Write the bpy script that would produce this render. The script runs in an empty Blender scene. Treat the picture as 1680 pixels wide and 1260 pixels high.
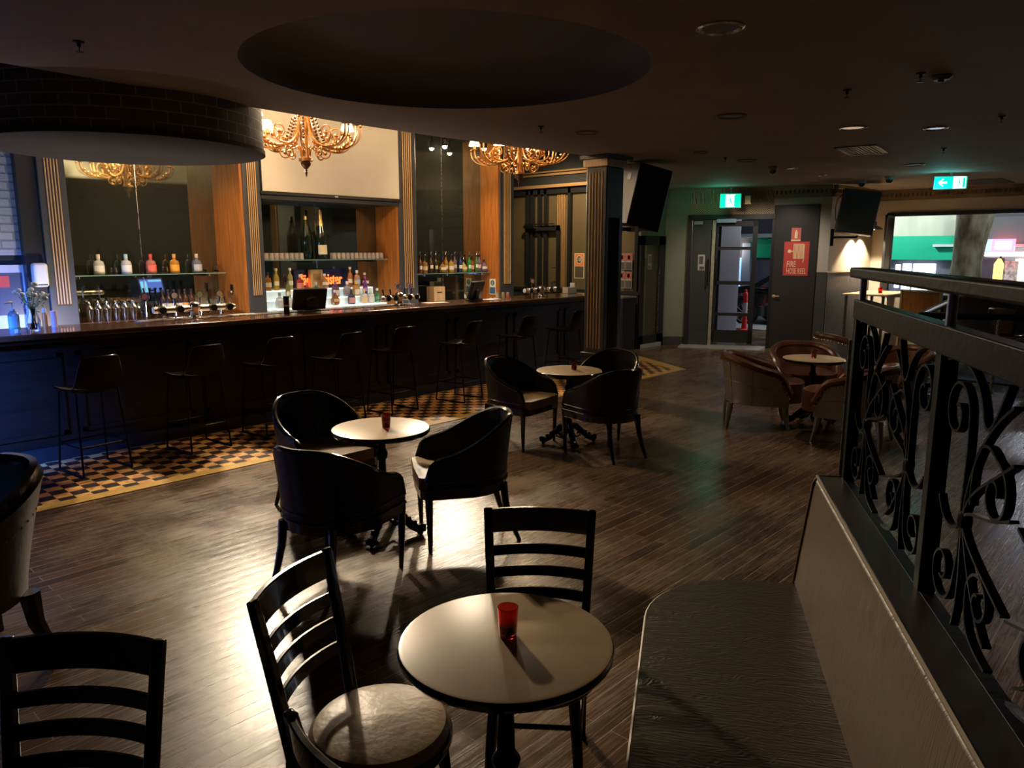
import bpy, math, random
from math import sin, cos, pi, radians as R
from mathutils import Vector, Matrix
from mathutils.geometry import tessellate_polygon
random.seed(7)
S = bpy.context.scene
COL = S.collection
# ------------------------------------------------------------------ camera
cam = bpy.data.objects.new('camera', bpy.data.cameras.new('camera'))
COL.objects.link(cam)
cam.location = (0, 0, 1.85)
cam.rotation_euler = (R(90 - 10.1), 0, R(43.1 - 90))
cam.data.sensor_width = 36
cam.data.lens = 1230 / 1680 * 36
cam.data.clip_start = .05
cam.data.clip_end = 200
S.camera = cam
# ------------------------------------------------------------------ view
S.view_settings.view_transform = 'Standard'
S.view_settings.look = 'None'
S.view_settings.gamma = 1
S.view_settings.use_curve_mapping = False
S.view_settings.exposure = 0.75
C = S.cycles
C.use_denoising = True
C.max_bounces = 9
C.diffuse_bounces = 4
C.glossy_bounces = 4
C.transmission_bounces = 7
C.transparent_max_bounces = 6
C.caustics_reflective = False
C.caustics_refractive = False
C.sample_clamp_indirect = 4
C.blur_glossy = .5
# ------------------------------------------------------------------ world (night sky over the street)
W = bpy.data.worlds.new('night'); S.world = W; W.use_nodes = True
bg = W.node_tree.nodes['Background']
bg.inputs[0].default_value = (.10, .14, .24, 1); bg.inputs[1].default_value = .12

# ------------------------------------------------------------------ lights
def lamp(name, kind, loc, power, color, size=.05, target=None, angle=60, blend=.3, sizey=None):
    l = bpy.data.lights.new(name, kind); l.energy = power; l.color = color
    o = bpy.data.objects.new(name, l); COL.objects.link(o); o.location = loc
    if kind == 'AREA':
        l.size = size
        if sizey: l.shape = 'RECTANGLE'; l.size_y = sizey
    else: l.shadow_soft_size = size
    if kind == 'SPOT': l.spot_size = R(angle); l.spot_blend = blend
    if target is not None:
        o.rotation_euler = (Vector(target) - Vector(loc)).to_track_quat('-Z', 'Y').to_euler()
    return o
WARM = (1, .70, .40); NEUT = (1, .81, .58)
CHANDELIERS = [(4.60, 7.35, 2.63), (7.62, 7.0, 2.68)]
for i, (x, y, z) in enumerate(CHANDELIERS):
    lamp('chandelier_light', 'POINT', (x, y, z + .72), (115, 85)[i], WARM, .14)
# downlights of the bar ceiling, above and behind the counter
for x, y, tx, ty, p in ((4.55, 8.98, 1.3, 3.6, 400), (4.45, 7.85, 1.8, 2.3, 600), (8.42, 9.36, 4.0, 3.6, 520), (9.05, 9.1, 7.2, 4.8, 70)):
    lamp('bar_spot_light', 'SPOT', (x, y, 3.52), p, NEUT, .11, (tx, ty, 0), 80, .6)
for x in (3.75, 8.5):
    lamp('bar_wash_light', 'SPOT', (x, 8.75, 3.6), 85, WARM, .08, (x + .1, 9.45, 1.2), 95, .8)
lamp('bar_wash_light', 'SPOT', (10.6, 9.3, 3.6), 110, WARM, .1, (12, 9.9, 1.8), 110, .8)  # added fill that lightens the end wall panels
# blue wash from an unseen source at the left end of the room
lamp('blue_side_light', 'SPOT', (-1.0, 5.6, 2.0), 4200, (.05, .20, 1), .15, (.5, 7.6, .8), 52, 1.)
lamp('blue_side_light', 'SPOT', (.3, 6.9, 2.3), 75, (.30, .48, 1), .12, (2.1, 8.7, 1.75), 62, .9)  # extra blue spot added to brighten the flowers and bricks
lamp('blue_floor_light', 'SPOT', (-1.4, 5.6, 2.3), 120, (.12, .35, 1), .1, (-.1, 4.6, 0), 60, .8)
lamp('room_down_spot', 'SPOT', (7.64, 2.72, 2.95), 26, (1, .78, .55), .1, (7.7, 3.0, 0), 120, .6)
lamp('room_down_spot', 'SPOT', (8.21, 2.15, 2.95), 14, (.85, .9, 1), .1, (9.0, 2.6, 0), 120, .6)
lamp('room_down_spot', 'SPOT', (12.6, 5.9, 2.95), 60, (1, .86, .70), .1, (13.3, 6.2, .5), 130, .7)  # added fill for the entrance walls, no fitting above it
lamp('street_fill_light', 'POINT', (17.2, 7.2, 2.6), 45, (.78, .9, 1), .1)  # added fill outside the entrance, no lamp modelled there
lamp('street_fill_light', 'POINT', (17.2, 2.2, 2.4), 25, (.8, .88, 1), .1)  # added fill outside the street window
# added fill below the bar top, lifts the drum underside and taps
for x, p in ((2.6, 30), (4.2, 14), (6.6, 10), (8.6, 9)):
    lamp('under_bar_fill', 'POINT', (x, 8.25, .95), p, (1, .86, .70), .06)
# street lamps and shop light outside
lamp('street_lamp_light', 'POINT', (26.5, 9.5, 4.5), 650, (.85, .95, 1), .3)
lamp('street_lamp_light', 'POINT', (26, 0, 4.5), 600, (.9, .95, 1), .3)
lamp('street_lamp_light', 'POINT', (19.5, 6.0, 4.2), 200, (.8, .9, 1), .3)

# ------------------------------------------------------------------ materials
MATS = {}
def mat(name, color=(.5, .5, .5), rough=.5, metal=0., var=0., scale=8., bump=0., emit=None, estr=0., trans=0., spec=.5, ior=1.45, coat=0., rvar=0., stretch=None, bscale=None, alpha=1.):
    if name in MATS: return MATS[name]
    m = bpy.data.materials.new(name); MATS[name] = m; m.use_nodes = True
    nt = m.node_tree; b = nt.nodes['Principled BSDF']
    b.inputs['Base Color'].default_value = (*color, 1)
    b.inputs['Roughness'].default_value = rough
    b.inputs['Metallic'].default_value = metal
    b.inputs['Specular IOR Level'].default_value = spec
    b.inputs['IOR'].default_value = ior
    b.inputs['Transmission Weight'].default_value = trans
    b.inputs['Coat Weight'].default_value = coat
    b.inputs['Alpha'].default_value = alpha
    if emit:
        b.inputs['Emission Color'].default_value = (*emit, 1); b.inputs['Emission Strength'].default_value = estr
    if var or bump or rvar:
        tc = nt.nodes.new('ShaderNodeTexCoord'); mp = nt.nodes.new('ShaderNodeMapping')
        nt.links.new(tc.outputs['Object'], mp.inputs[0])
        if stretch: mp.inputs['Scale'].default_value = stretch
        n = nt.nodes.new('ShaderNodeTexNoise'); n.inputs['Scale'].default_value = scale; n.inputs['Detail'].default_value = 5
        nt.links.new(mp.outputs[0], n.inputs['Vector'])
        if var:
            r = nt.nodes.new('ShaderNodeValToRGB')
            r.color_ramp.elements[0].position = .3; r.color_ramp.elements[1].position = .7
            r.color_ramp.elements[0].color = (*[max(0, c * (1 - var)) for c in color], 1)
            r.color_ramp.elements[1].color = (*[min(1, c * (1 + var)) for c in color], 1)
            nt.links.new(n.outputs[0], r.inputs[0]); nt.links.new(r.outputs[0], b.inputs['Base Color'])
        if rvar:
            q = nt.nodes.new('ShaderNodeMapRange'); q.inputs[1].default_value = .3; q.inputs[2].default_value = .7
            q.inputs[3].default_value = max(0, rough - rvar); q.inputs[4].default_value = rough + rvar
            nt.links.new(n.outputs[0], q.inputs[0]); nt.links.new(q.outputs[0], b.inputs['Roughness'])
        if bump:
            n2 = n
            if bscale:
                n2 = nt.nodes.new('ShaderNodeTexNoise'); n2.inputs['Scale'].default_value = bscale; n2.inputs['Detail'].default_value = 4
                nt.links.new(mp.outputs[0], n2.inputs['Vector'])
            bp = nt.nodes.new('ShaderNodeBump'); bp.inputs['Strength'].default_value = bump; bp.inputs['Distance'].default_value = .01
            nt.links.new(n2.outputs[0], bp.inputs['Height']); nt.links.new(bp.outputs[0], b.inputs['Normal'])
    return m

def nodes(m):
    nt = m.node_tree
    def N(t, **kw):
        n = nt.nodes.new(t)
        for k, v in kw.items():
            if k.startswith('i_'): n.inputs[int(k[2:])].default_value = v
            else: setattr(n, k, v)
        return n
    return nt, N, (lambda a, b: nt.links.new(a, b)), nt.nodes['Principled BSDF']

def floor_mat():
    m = mat('dark timber boards', (.06, .03, .015), .3)
    nt, N, L, b = nodes(m)
    tc = N('ShaderNodeTexCoord')
    br = N('ShaderNodeTexBrick'); br.offset = .37; br.offset_frequency = 2
    br.inputs['Scale'].default_value = 1; br.inputs['Brick Width'].default_value = 1.1; br.inputs['Row Height'].default_value = .085
    br.inputs['Mortar Size'].default_value = .0022; br.inputs['Mortar Smooth'].default_value = .3
    br.inputs['Color1'].default_value = (.050, .027, .015, 1); br.inputs['Color2'].default_value = (.115, .064, .034, 1)
    br.inputs['Mortar'].default_value = (.30, .22, .14, 1); L(tc.outputs['Object'], br.inputs[0])
    mp = N('ShaderNodeMapping'); mp.inputs['Scale'].default_value = (1.3, 34, 1); L(tc.outputs['Object'], mp.inputs[0])
    gr = N('ShaderNodeTexNoise'); gr.inputs['Scale'].default_value = 3; gr.inputs['Detail'].default_value = 7; gr.inputs['Roughness'].default_value = .65; L(mp.outputs[0], gr.inputs['Vector'])
    wn = N('ShaderNodeTexNoise'); wn.inputs['Scale'].default_value = 1.3; wn.inputs['Detail'].default_value = 6; wn.inputs['Roughness'].default_value = .6; L(tc.outputs['Object'], wn.inputs['Vector'])
    mul = N('ShaderNodeMath', operation='MULTIPLY'); L(gr.outputs[0], mul.inputs[0]); L(wn.outputs[0], mul.inputs[1])
    rp = N('ShaderNodeValToRGB'); rp.color_ramp.elements[0].position = .22; rp.color_ramp.elements[1].position = .44; L(mul.outputs[0], rp.inputs[0])
    mx = N('ShaderNodeMix', data_type='RGBA'); wf = N('ShaderNodeMath', operation='MULTIPLY'); wf.inputs[1].default_value = .42; L(rp.outputs[0], wf.inputs[0]); L(wf.outputs[0], mx.inputs[0]); L(br.outputs[0], mx.inputs[6]); mx.inputs[7].default_value = (.33, .24, .14, 1)
    m2 = N('ShaderNodeMix', data_type='RGBA', blend_type='MULTIPLY'); m2.inputs[0].default_value = 1
    gm = N('ShaderNodeMapRange'); gm.inputs[1].default_value = .3; gm.inputs[2].default_value = .7; gm.inputs[3].default_value = .7; gm.inputs[4].default_value = 1.2; L(gr.outputs[0], gm.inputs[0])
    L(mx.outputs[2], m2.inputs[6]); L(gm.outputs[0], m2.inputs[7])
    L(m2.outputs[2], b.inputs['Base Color'])
    rr = N('ShaderNodeMapRange'); rr.inputs[1].default_value = .18; rr.inputs[2].default_value = .42; rr.inputs[3].default_value = .20; rr.inputs[4].default_value = .42; L(mul.outputs[0], rr.inputs[0]); L(rr.outputs[0], b.inputs['Roughness'])
    bp = N('ShaderNodeBump'); bp.inputs['Strength'].default_value = .5; bp.inputs['Distance'].default_value = .0016
    hs = N('ShaderNodeMath', operation='MULTIPLY_ADD'); hs.inputs[1].default_value = -1.2; L(br.outputs['Fac'], hs.inputs[0]); L(gr.outputs[0], hs.inputs[2]); sy_ = N('ShaderNodeSeparateXYZ'); L(tc.outputs['Object'], sy_.inputs[0])
    pg = N('ShaderNodeMath', operation='PINGPONG'); pg.inputs[1].default_value = .0425; L(sy_.outputs[1], pg.inputs[0])
    pm = N('ShaderNodeMath', operation='MULTIPLY_ADD'); pm.inputs[1].default_value = 14; L(pg.outputs[0], pm.inputs[0]); L(hs.outputs[0], pm.inputs[2])
    pr_ = N('ShaderNodeMath', operation='MULTIPLY_ADD'); pr_.inputs[1].default_value = 1.2; L(wn.outputs[0], pr_.inputs[0]); L(pm.outputs[0], pr_.inputs[2])
    L(pr_.outputs[0], bp.inputs['Height']); L(bp.outputs[0], b.inputs['Normal'])
    return m

def mosaic_mat():
    m = mat('mosaic tiles', (.5, .3, .1), .35)
    nt, N, L, b = nodes(m)
    tc = N('ShaderNodeTexCoord')
    ck = N('ShaderNodeTexChecker'); ck.inputs['Scale'].default_value = 1 / .115; L(tc.outputs['Object'], ck.inputs[0])
    ck.inputs['Color1'].default_value = (.035, .02, .015, 1)
    c2 = N('ShaderNodeTexNoise'); c2.inputs['Scale'].default_value = 7; L(tc.outputs['Object'], c2.inputs['Vector'])
    rp = N('ShaderNodeValToRGB'); rp.color_ramp.interpolation = 'CONSTANT'
    rp.color_ramp.elements[0].color = (.62, .27, .10, 1); rp.color_ramp.elements[1].color = (.74, .46, .15, 1); rp.color_ramp.elements[1].position = .5
    L(c2.outputs[0], rp.inputs[0]); L(rp.outputs[0], ck.inputs['Color2'])
    L(ck.outputs[0], b.inputs['Base Color'])
    return m

def brick_mat(name, c1, c2, mortar, w=.24, h=.08, ms=.012, rough=.8, bump=.6, cyl=None, vert=True):
    m = mat(name, c1, rough)
    nt, N, L, b = nodes(m)
    tc = N('ShaderNodeTexCoord'); br = N('ShaderNodeTexBrick')
    br.inputs['Scale'].default_value = 1; br.inputs['Brick Width'].default_value = w; br.inputs['Row Height'].default_value = h
    br.inputs['Mortar Size'].default_value = ms; br.inputs['Mortar Smooth'].default_value = .4
    br.inputs['Color1'].default_value = (*c1, 1); br.inputs['Color2'].default_value = (*c2, 1); br.inputs['Mortar'].default_value = (*mortar, 1)
    sp = N('ShaderNodeSeparateXYZ'); L(tc.outputs['Object'], sp.inputs[0]); cb = N('ShaderNodeCombineXYZ')
    if cyl:
        at = N('ShaderNodeMath', operation='ARCTAN2'); L(sp.outputs[1], at.inputs[0]); L(sp.outputs[0], at.inputs[1])
        mu = N('ShaderNodeMath', operation='MULTIPLY'); mu.inputs[1].default_value = cyl; L(at.outputs[0], mu.inputs[0]); L(mu.outputs[0], cb.inputs[0])
    else:
        ad = N('ShaderNodeMath', operation='ADD'); L(sp.outputs[0], ad.inputs[0]); L(sp.outputs[1], ad.inputs[1]); L(ad.outputs[0], cb.inputs[0])
    L(sp.outputs[2], cb.inputs[1]); L(cb.outputs[0], br.inputs[0])
    L(br.outputs[0], b.inputs['Base Color'])
    n = N('ShaderNodeTexNoise'); n.inputs['Scale'].default_value = 25; n.inputs['Detail'].default_value = 5; L(tc.outputs['Object'], n.inputs['Vector'])
    hs = N('ShaderNodeMath', operation='MULTIPLY_ADD'); hs.inputs[1].default_value = -1.5; L(br.outputs['Fac'], hs.inputs[0]); L(n.outputs[0], hs.inputs[2])
    bp = N('ShaderNodeBump'); bp.inputs['Strength'].default_value = bump; bp.inputs['Distance'].default_value = .01
    L(hs.outputs[0], bp.inputs['Height']); L(bp.outputs[0], b.inputs['Normal'])
    return m

def wallpaper_mat(name, c1, c2, sc=1., zig=True):
    """chevron lattice wallpaper: stripes displaced by a triangle wave"""
    m = mat(name, c1, .6)
    nt, N, L, b = nodes(m)
    tc = N('ShaderNodeTexCoord'); sp = N('ShaderNodeSeparateXYZ'); L(tc.outputs['Object'], sp.inputs[0])
    ad = N('ShaderNodeMath', operation='ADD'); L(sp.outputs[0], ad.inputs[0]); L(sp.outputs[1], ad.inputs[1])
    pp = N('ShaderNodeMath', operation='PINGPONG'); pp.inputs[1].default_value = .11 / sc; L(ad.outputs[0], pp.inputs[0])
    z = N('ShaderNodeMath', operation='ADD'); L(pp.outputs[0], z.inputs[0]); L(sp.outputs[2], z.inputs[1])
    ml = N('ShaderNodeMath', operation='MULTIPLY'); ml.inputs[1].default_value = 26 * sc; L(z.outputs[0], ml.inputs[0])
    fr = N('ShaderNodeMath', operation='FRACT'); L(ml.outputs[0], fr.inputs[0])
    p2 = N('ShaderNodeMath', operation='PINGPONG'); p2.inputs[1].default_value = .22 / sc; L(sp.outputs[2], p2.inputs[0])
    gt = N('ShaderNodeMath', operation='GREATER_THAN'); gt.inputs[1].default_value = .55; L(fr.outputs[0], gt.inputs[0])
    v2 = N('ShaderNodeMath', operation='MULTIPLY'); v2.inputs[1].default_value = 40 * sc; L(ad.outputs[0], v2.inputs[0])
    f2 = N('ShaderNodeMath', operation='FRACT'); L(v2.outputs[0], f2.inputs[0])
    g2 = N('ShaderNodeMath', operation='GREATER_THAN'); g2.inputs[1].default_value = .5; L(f2.outputs[0], g2.inputs[0])
    g3 = N('ShaderNodeMath', operation='GREATER_THAN'); g3.inputs[1].default_value = .11 / sc; L(p2.outputs[0], g3.inputs[0])
    mxf = N('ShaderNodeMix', data_type='FLOAT'); L(g3.outputs[0], mxf.inputs[0]); L(gt.outputs[0], mxf.inputs[2]); L(g2.outputs[0], mxf.inputs[3])
    mx = N('ShaderNodeMix', data_type='RGBA'); mx.inputs[6].default_value = (*c1, 1); mx.inputs[7].default_value = (*c2, 1)
    L(mxf.outputs[0], mx.inputs[0]); L(mx.outputs[2], b.inputs['Base Color'])
    return m

M_floor = floor_mat(); M_mosaic = mosaic_mat()
M_ceil = mat('dark painted ceiling', (.30, .265, .235), .75, var=.08, scale=2, bump=.15, bscale=3)
M_blackpaint = mat('charcoal satin paint', (.022, .023, .026), .38, bump=.03, scale=30)
M_greypaint = mat('dark grey panel paint', (.05, .055, .06), .45)
M_blackwood = mat('black lacquered wood', (.008, .007, .007), .16, coat=.4, rvar=.04, scale=12)
M_barwood = mat('dark bar timber', (.010, .007, .006), .36, var=.3, scale=5, stretch=(.4, 6, 6))
M_bartop = mat('polished bar top', (.10, .045, .022), .16, var=.35, scale=6, stretch=(.5, 8, 8), coat=.5)
M_orangewood = mat('honey veneer', (.44, .155, .032), .38, var=.28, scale=5, stretch=(6, 6, .5), coat=.2)
M_palewood = mat('pale timber', (.62, .40, .20), .4, var=.2, scale=5, stretch=(6, 6, .5))
M_gold = mat('gilt fluting', (.55, .35, .16), .42, metal=.25)
M_mirror = mat('smoked mirror', (.26, .28, .21), .03, metal=.93)
M_leather = mat('black leather', (.010, .009, .009), .42, spec=.35, bump=.25, scale=60, coat=.1)
M_seatpad = mat('tan leather seat', (.30, .20, .10), .38, var=.15, scale=9, bump=.3, bscale=22)
M_brownleather = mat('brown leather', (.11, .040, .018), .3, var=.35, scale=7, bump=.2, bscale=40)
M_alu = mat('riveted aluminium skin', (.38, .38, .385), .40, metal=.8, var=.12, scale=6, rvar=.08)
M_stud = mat('brass stud', (.75, .55, .3), .3, metal=1)
M_iron = mat('black wrought iron', (.006, .006, .0065), .40, metal=0., spec=.18, bump=.15, scale=40)
M_steel = mat('brushed steel', (.55, .55, .56), .28, metal=1, rvar=.05, scale=20)
M_chrome = mat('chrome', (.85, .85, .84), .09, metal=1)
M_bronze = mat('gilded bronze', (.48, .24, .085), .33, metal=.9, var=.3, scale=25)
M_tabletop = mat('tan table laminate', (.44, .32, .19), .33, var=.04, scale=14)
M_redglass = mat('red glass', (.85, .06, .035), .04, trans=.97, spec=.5)
M_wax = mat('candle wax', (.4, .05, .04), .5)
M_glass = mat('clear glass', (.95, .97, .95), .02, trans=1., ior=1.45)
M_shelfglass = mat('green edged glass', (.45, .75, .62), .05, trans=.6)
M_pane = mat('window pane', (.95, .97, 1), .0, trans=1., ior=1.02, spec=.6)
M_cream = mat('cream wall paint', (.52, .47, .41), .7, bump=.05, scale=20)
M_creampanel = mat('projection screen fabric', (.72, .66, .56), .6, var=.06, scale=1.5)
M_white = mat('white plastic', (.60, .60, .57), .4)
M_black = mat('black plastic', (.012, .012, .013), .4)
M_grille = mat('speaker grille cloth', (.07, .065, .06), .6, bump=.3, scale=200)
M_rub = mat('black rubber', (.02, .02, .02), .6)
M_brick = brick_mat('dark brick cladding', (.10, .095, .088), (.15, .14, .125), (.34, .33, .33), .20, .083, .006, cyl=1.07)
M_whitebrick = brick_mat('white painted brick', (.36, .38, .44), (.42, .44, .5), (.26, .28, .33), .24, .085, .010, bump=1.)
M_plaster = mat('pale rough plaster', (.80, .74, .66), .85, var=.12, scale=3, bump=.5, bscale=8)
M_paper = wallpaper_mat('green damask wallpaper', (.26, .28, .21), (.17, .19, .145), 1.3)
M_chev = wallpaper_mat('gold chevron wallpaper', (.55, .42, .24), (.03, .028, .025), 1.)
M_olivereflect = wallpaper_mat('olive mirrored wallpaper', (.17, .135, .07), (.11, .09, .045), 1.6)
M_bead = mat('grooved grey wainscot', (.10, .10, .11), .5)
M_red = mat('sign red', (.55, .06, .05), .5)
M_signtan = mat('sign tan lettering', (.85, .62, .36), .5)
M_orange = mat('sign orange', (.85, .25, .06), .5, emit=(.85, .25, .06), estr=.05)
M_bluesign = mat('sign blue', (.05, .16, .30), .5)

# ------------------------------------------------------------------ mesh builder
class MB:
    def __init__(s): s.v = []; s.f = []
    def add(s, vs, fs):
        o = len(s.v); s.v += [tuple(v) for v in vs]; s.f += [tuple(i + o for i in f) for f in fs]; return s
    def box(s, x0, y0, z0, x1, y1, z1, mtx=None):
        vs = [Vector((x, y, z)) for z in (z0, z1) for y in (y0, y1) for x in (x0, x1)]
        if mtx: vs = [mtx @ v for v in vs]
        return s.add(vs, [(0, 2, 3, 1), (4, 5, 7, 6), (0, 1, 5, 4), (2, 6, 7, 3), (0, 4, 6, 2), (1, 3, 7, 5)])
    def prism(s, poly, z0, z1, holes=()):
        loops = [list(poly)] + [list(h) for h in holes]
        flat = [p for l in loops for p in l]; n = len(flat)
        tri = tessellate_polygon([[Vector((*p, 0)) for p in l] for l in loops])
        fs = [tuple(t) for t in tri] + [tuple(i + n for i in reversed(t)) for t in tri]
        k = 0
        for l in loops:
            m = len(l)
            for i in range(m): a, b = k + i, k + (i + 1) % m; fs.append((a, b, b + n, a + n))
            k += m
        return s.add([(*p, z0) for p in flat] + [(*p, z1) for p in flat], fs)
    def lathe(s, prof, n=24, c=(0, 0, 0), mtx=None, sx=1, sy=1):
        vs = []; fs = []
        for r, z in prof:
            for i in range(n):
                a = 2 * pi * i / n; vs.append(Vector((r * cos(a) * sx, r * sin(a) * sy, z)))
        for j in range(len(prof) - 1):
            for i in range(n): fs.append((j * n + i, j * n + (i + 1) % n, (j + 1) * n + (i + 1) % n, (j + 1) * n + i))
        if prof[0][0] > 1e-5: fs.append(tuple(reversed(range(n))))
        if prof[-1][0] > 1e-5: fs.append(tuple(range((len(prof) - 1) * n, len(prof) * n)))
        if mtx: vs = [mtx @ v for v in vs]
        return s.add([v + Vector(c) for v in vs], fs)
    def tube(s, path, r=.01, n=8, closed=False, w=None, up=None):
        """sweep a round (or, with w, a flat w x r) section along a path"""
        P = [Vector(p) for p in path]; m = len(P); vs = []; fs = []
        rr = r if isinstance(r, (list, tuple)) else [r] * m
        prev = None
        for i in range(m):
            a = P[i - 1] if (i > 0 or closed) else P[i]; b = P[(i + 1) % m] if (i < m - 1 or closed) else P[i]
            t = (b - a); t = t.normalized() if t.length > 1e-9 else Vector((0, 0, 1))
            if up is not None: u = Vector(up)
            elif prev is None: u = Vector((0, 0, 1)) if abs(t.z) < .9 else Vector((1, 0, 0))
            else: u = prev
            u = (u - t * u.dot(t)); u = u.normalized() if u.length > 1e-6 else t.orthogonal().normalized()
            prev = u; q = t.cross(u)
            if w is not None:
                for (da, db) in ((-1, -1), (1, -1), (1, 1), (-1, 1)): vs.append(P[i] + u * da * w / 2 + q * db * rr[i] / 2)
            else:
                for k in range(n): vs.append(P[i] + u * rr[i] * cos(2 * pi * k / n) + q * rr[i] * sin(2 * pi * k / n))
        n = 4 if w is not None else n
        for i in range(m if closed else m - 1):
            j = (i + 1) % m
            for k in range(n): fs.append((i * n + k, i * n + (k + 1) % n, j * n + (k + 1) % n, j * n + k))
        if not closed: fs.append(tuple(reversed(range(n)))); fs.append(tuple(range((m - 1) * n, m * n)))
        return s.add(vs, fs)
    def grid(s, rows, closed=False):
        m = len(rows[0]); vs = [v for r in rows for v in r]; fs = []
        for i in range(len(rows) - 1):
            for j in range(m if closed else m - 1):
                k = (j + 1) % m; fs.append((i * m + j, i * m + k, (i + 1) * m + k, (i + 1) * m + j))
        return s.add(vs, fs)
    def cyl(s, a, b, r, n=16, r2=None): return s.tube([a, b], [r, r if r2 is None else r2], n)
    def sphere(s, c, r, n=12, m=8, sz=1):
        return s.lathe([(max(1e-6, r * sin(pi * i / m)), -r * cos(pi * i / m) * sz) for i in range(m + 1)], n, c)

def obj(name, mb, material, parent=None, loc=None, bevel=0, seg=2, subd=0, smooth=35, label=None):
    me = bpy.data.meshes.new(name); me.from_pydata([tuple(v) for v in mb.v], [], mb.f); me.validate(); me.update()
    if smooth:
        me.polygons.foreach_set('use_smooth', [True] * len(me.polygons))
        me.set_sharp_from_angle(angle=R(smooth))
    me.materials.append(material)
    o = bpy.data.objects.new(name, me); COL.objects.link(o)
    if parent is not None: o.parent = parent
    if loc: o.location = loc
    if bevel:
        b = o.modifiers.new('bevel', 'BEVEL'); b.width = bevel; b.segments = seg; b.limit_method = 'ANGLE'; b.angle_limit = R(40)
    if subd:
        d = o.modifiers.new('subd', 'SUBSURF'); d.levels = subd; d.render_levels = subd
    if label: o['label'] = label
    return o
def thing(name, label, cat, loc=(0, 0, 0), rz=0, group=None):
    o = bpy.data.objects.new(name, None); COL.objects.link(o); o.location = loc; o.rotation_euler = (0, 0, R(rz))
    o.empty_display_size = .1
    return tag(o, label, cat, group)
def tag(o, label, cat, group=None):
    o['label'] = label; o['category'] = cat
    if group: o['group'] = group
    elif 'group' in o: del o['group']
    return o
def struct(name, mb, m, **kw):
    o = obj(name, mb, m, **kw); o['kind'] = 'structure'; return o
def copy_tree(o, parent=None):
    c = o.copy(); COL.objects.link(c); c.parent = parent
    for ch in list(o.children): copy_tree(ch, c)
    return c
def dup(o, loc, rz=None, label=None, group=None):
    c = copy_tree(o); c.location = loc
    if rz is not None: c.rotation_euler = (0, 0, R(rz))
    if label: c['label'] = label
    if group: c['group'] = group
    return c
def text_mb(string, size, extrude=.002, bold=0, sx=1., align='CENTER', spacing=1.):
    """letters in the XZ plane facing -Y, centred on the origin"""
    cu = bpy.data.curves.new('t', 'FONT'); cu.body = string; cu.size = size; cu.extrude = extrude; cu.offset = bold
    cu.align_x = align; cu.align_y = 'CENTER'; cu.space_character = spacing; cu.resolution_u = 3; cu.space_line = .85
    o = bpy.data.objects.new('t', cu); COL.objects.link(o)
    dg = bpy.context.evaluated_depsgraph_get(); me = o.evaluated_get(dg).to_mesh()
    mb = MB().add([(v.co.x * sx, -v.co.z, v.co.y) for v in me.vertices], [tuple(p.vertices) for p in me.polygons])
    o.evaluated_get(dg).to_mesh_clear(); bpy.data.objects.remove(o); bpy.data.curves.remove(cu)
    return mb
def arc(cx, cy, r, a0, a1, n, f=lambda x, y: (x, y)):
    return [f(cx + r * cos(R(a0 + (a1 - a0) * i / n)), cy + r * sin(R(a0 + (a1 - a0) * i / n))) for i in range(n + 1)]
def smoothstep(t): t = max(0, min(1, t)); return t * t * (3 - 2 * t)
#SECTIONS
# ================================================================== THE ROOM
struct('floor', MB().box(-4, -4, -.1, 17, 12, 0), M_floor)
mb = MB().prism([(-3, 6.12), (10.27, 6.12), (10.93, 7.4), (-3, 7.4)], 0, .004)
struct('trim_1', mb, M_mosaic)
mb = MB().prism([(-3, 5.99), (10.42, 5.99), (11.2, 7.4), (10.93, 7.4), (10.27, 6.12), (-3, 6.12)], 0, .006)
struct('trim_2', mb, mat('ochre border tiles', (.55, .34, .09), .35, var=.15, scale=15))
# low ceiling with its round recess; its curved edge stops short of the bar, where the ceiling is higher
RC = (3.50, 3.84); RR = 1.30
edge = [(7.7, 5.86), (7.1, 5.93), (6.2, 6.0), (5.2, 6.04), (4.2, 6.02), (3.2, 5.93), (2.4, 5.80), (1.4, 5.70), (-3.9, 5.5)]
outer = [(-4, -4), (16.4, -4), (16.4, 8.9), (12.1, 8.9)] + edge
hole = arc(RC[0], RC[1], RR, 360, 0, 72)[:-1]
struct('ceiling', MB().prism(outer, 3.0, 3.03, [hole]), M_ceil)
rows = []
for k in range(11):
    a = k / 10 * pi / 2; r = RR * (1 - .0 * k) * cos(a) if k else RR
    rr = RR - .22 * (1 - cos(a)) if k < 10 else RR - .22
    rows.append([(RC[0] + rr * cos(2 * pi * i / 72), RC[1] + rr * sin(2 * pi * i / 72), 3.0 + .26 * sin(a)) for i in range(72)])
rows.append([(RC[0], RC[1], 3.28)] * 72)
struct('trim_3', MB().grid(rows, True), mat('recess grey paint', (.14, .145, .16), .7), smooth=60)
mb = MB()
e2 = [(12.1, 8.9)] + edge
for a, b in zip(e2, e2[1:]):
    mb.add([(*a, 3.0), (*b, 3.0), (*b, 3.75), (*a, 3.75), (a[0], a[1] - .03, 3.0), (b[0], b[1] - .03, 3.0), (b[0], b[1] - .03, 3.75), (a[0], a[1] - .03, 3.75)],
           [(0, 1, 2, 3), (7, 6, 5, 4)])
struct('trim_4', mb, M_ceil)
struct('ceiling_bar', MB().box(-4, 5.3, 3.75, 16.4, 12, 3.8), mat('bar ceiling paint', (.10, .095, .09), .7))
# outer walls that close the room behind and beside the camera
struct('wall_back', MB().box(-4, -4.1, 0, 16.4, -4, 3.8), M_greypaint)
struct('wall_left', MB().box(-4.1, -4, 0, -4, 12, 3.8), M_greypaint)
struct('wall_bar', MB().box(-4, 11.7, 0, 16.4, 12, 3.8), M_greypaint)

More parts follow.
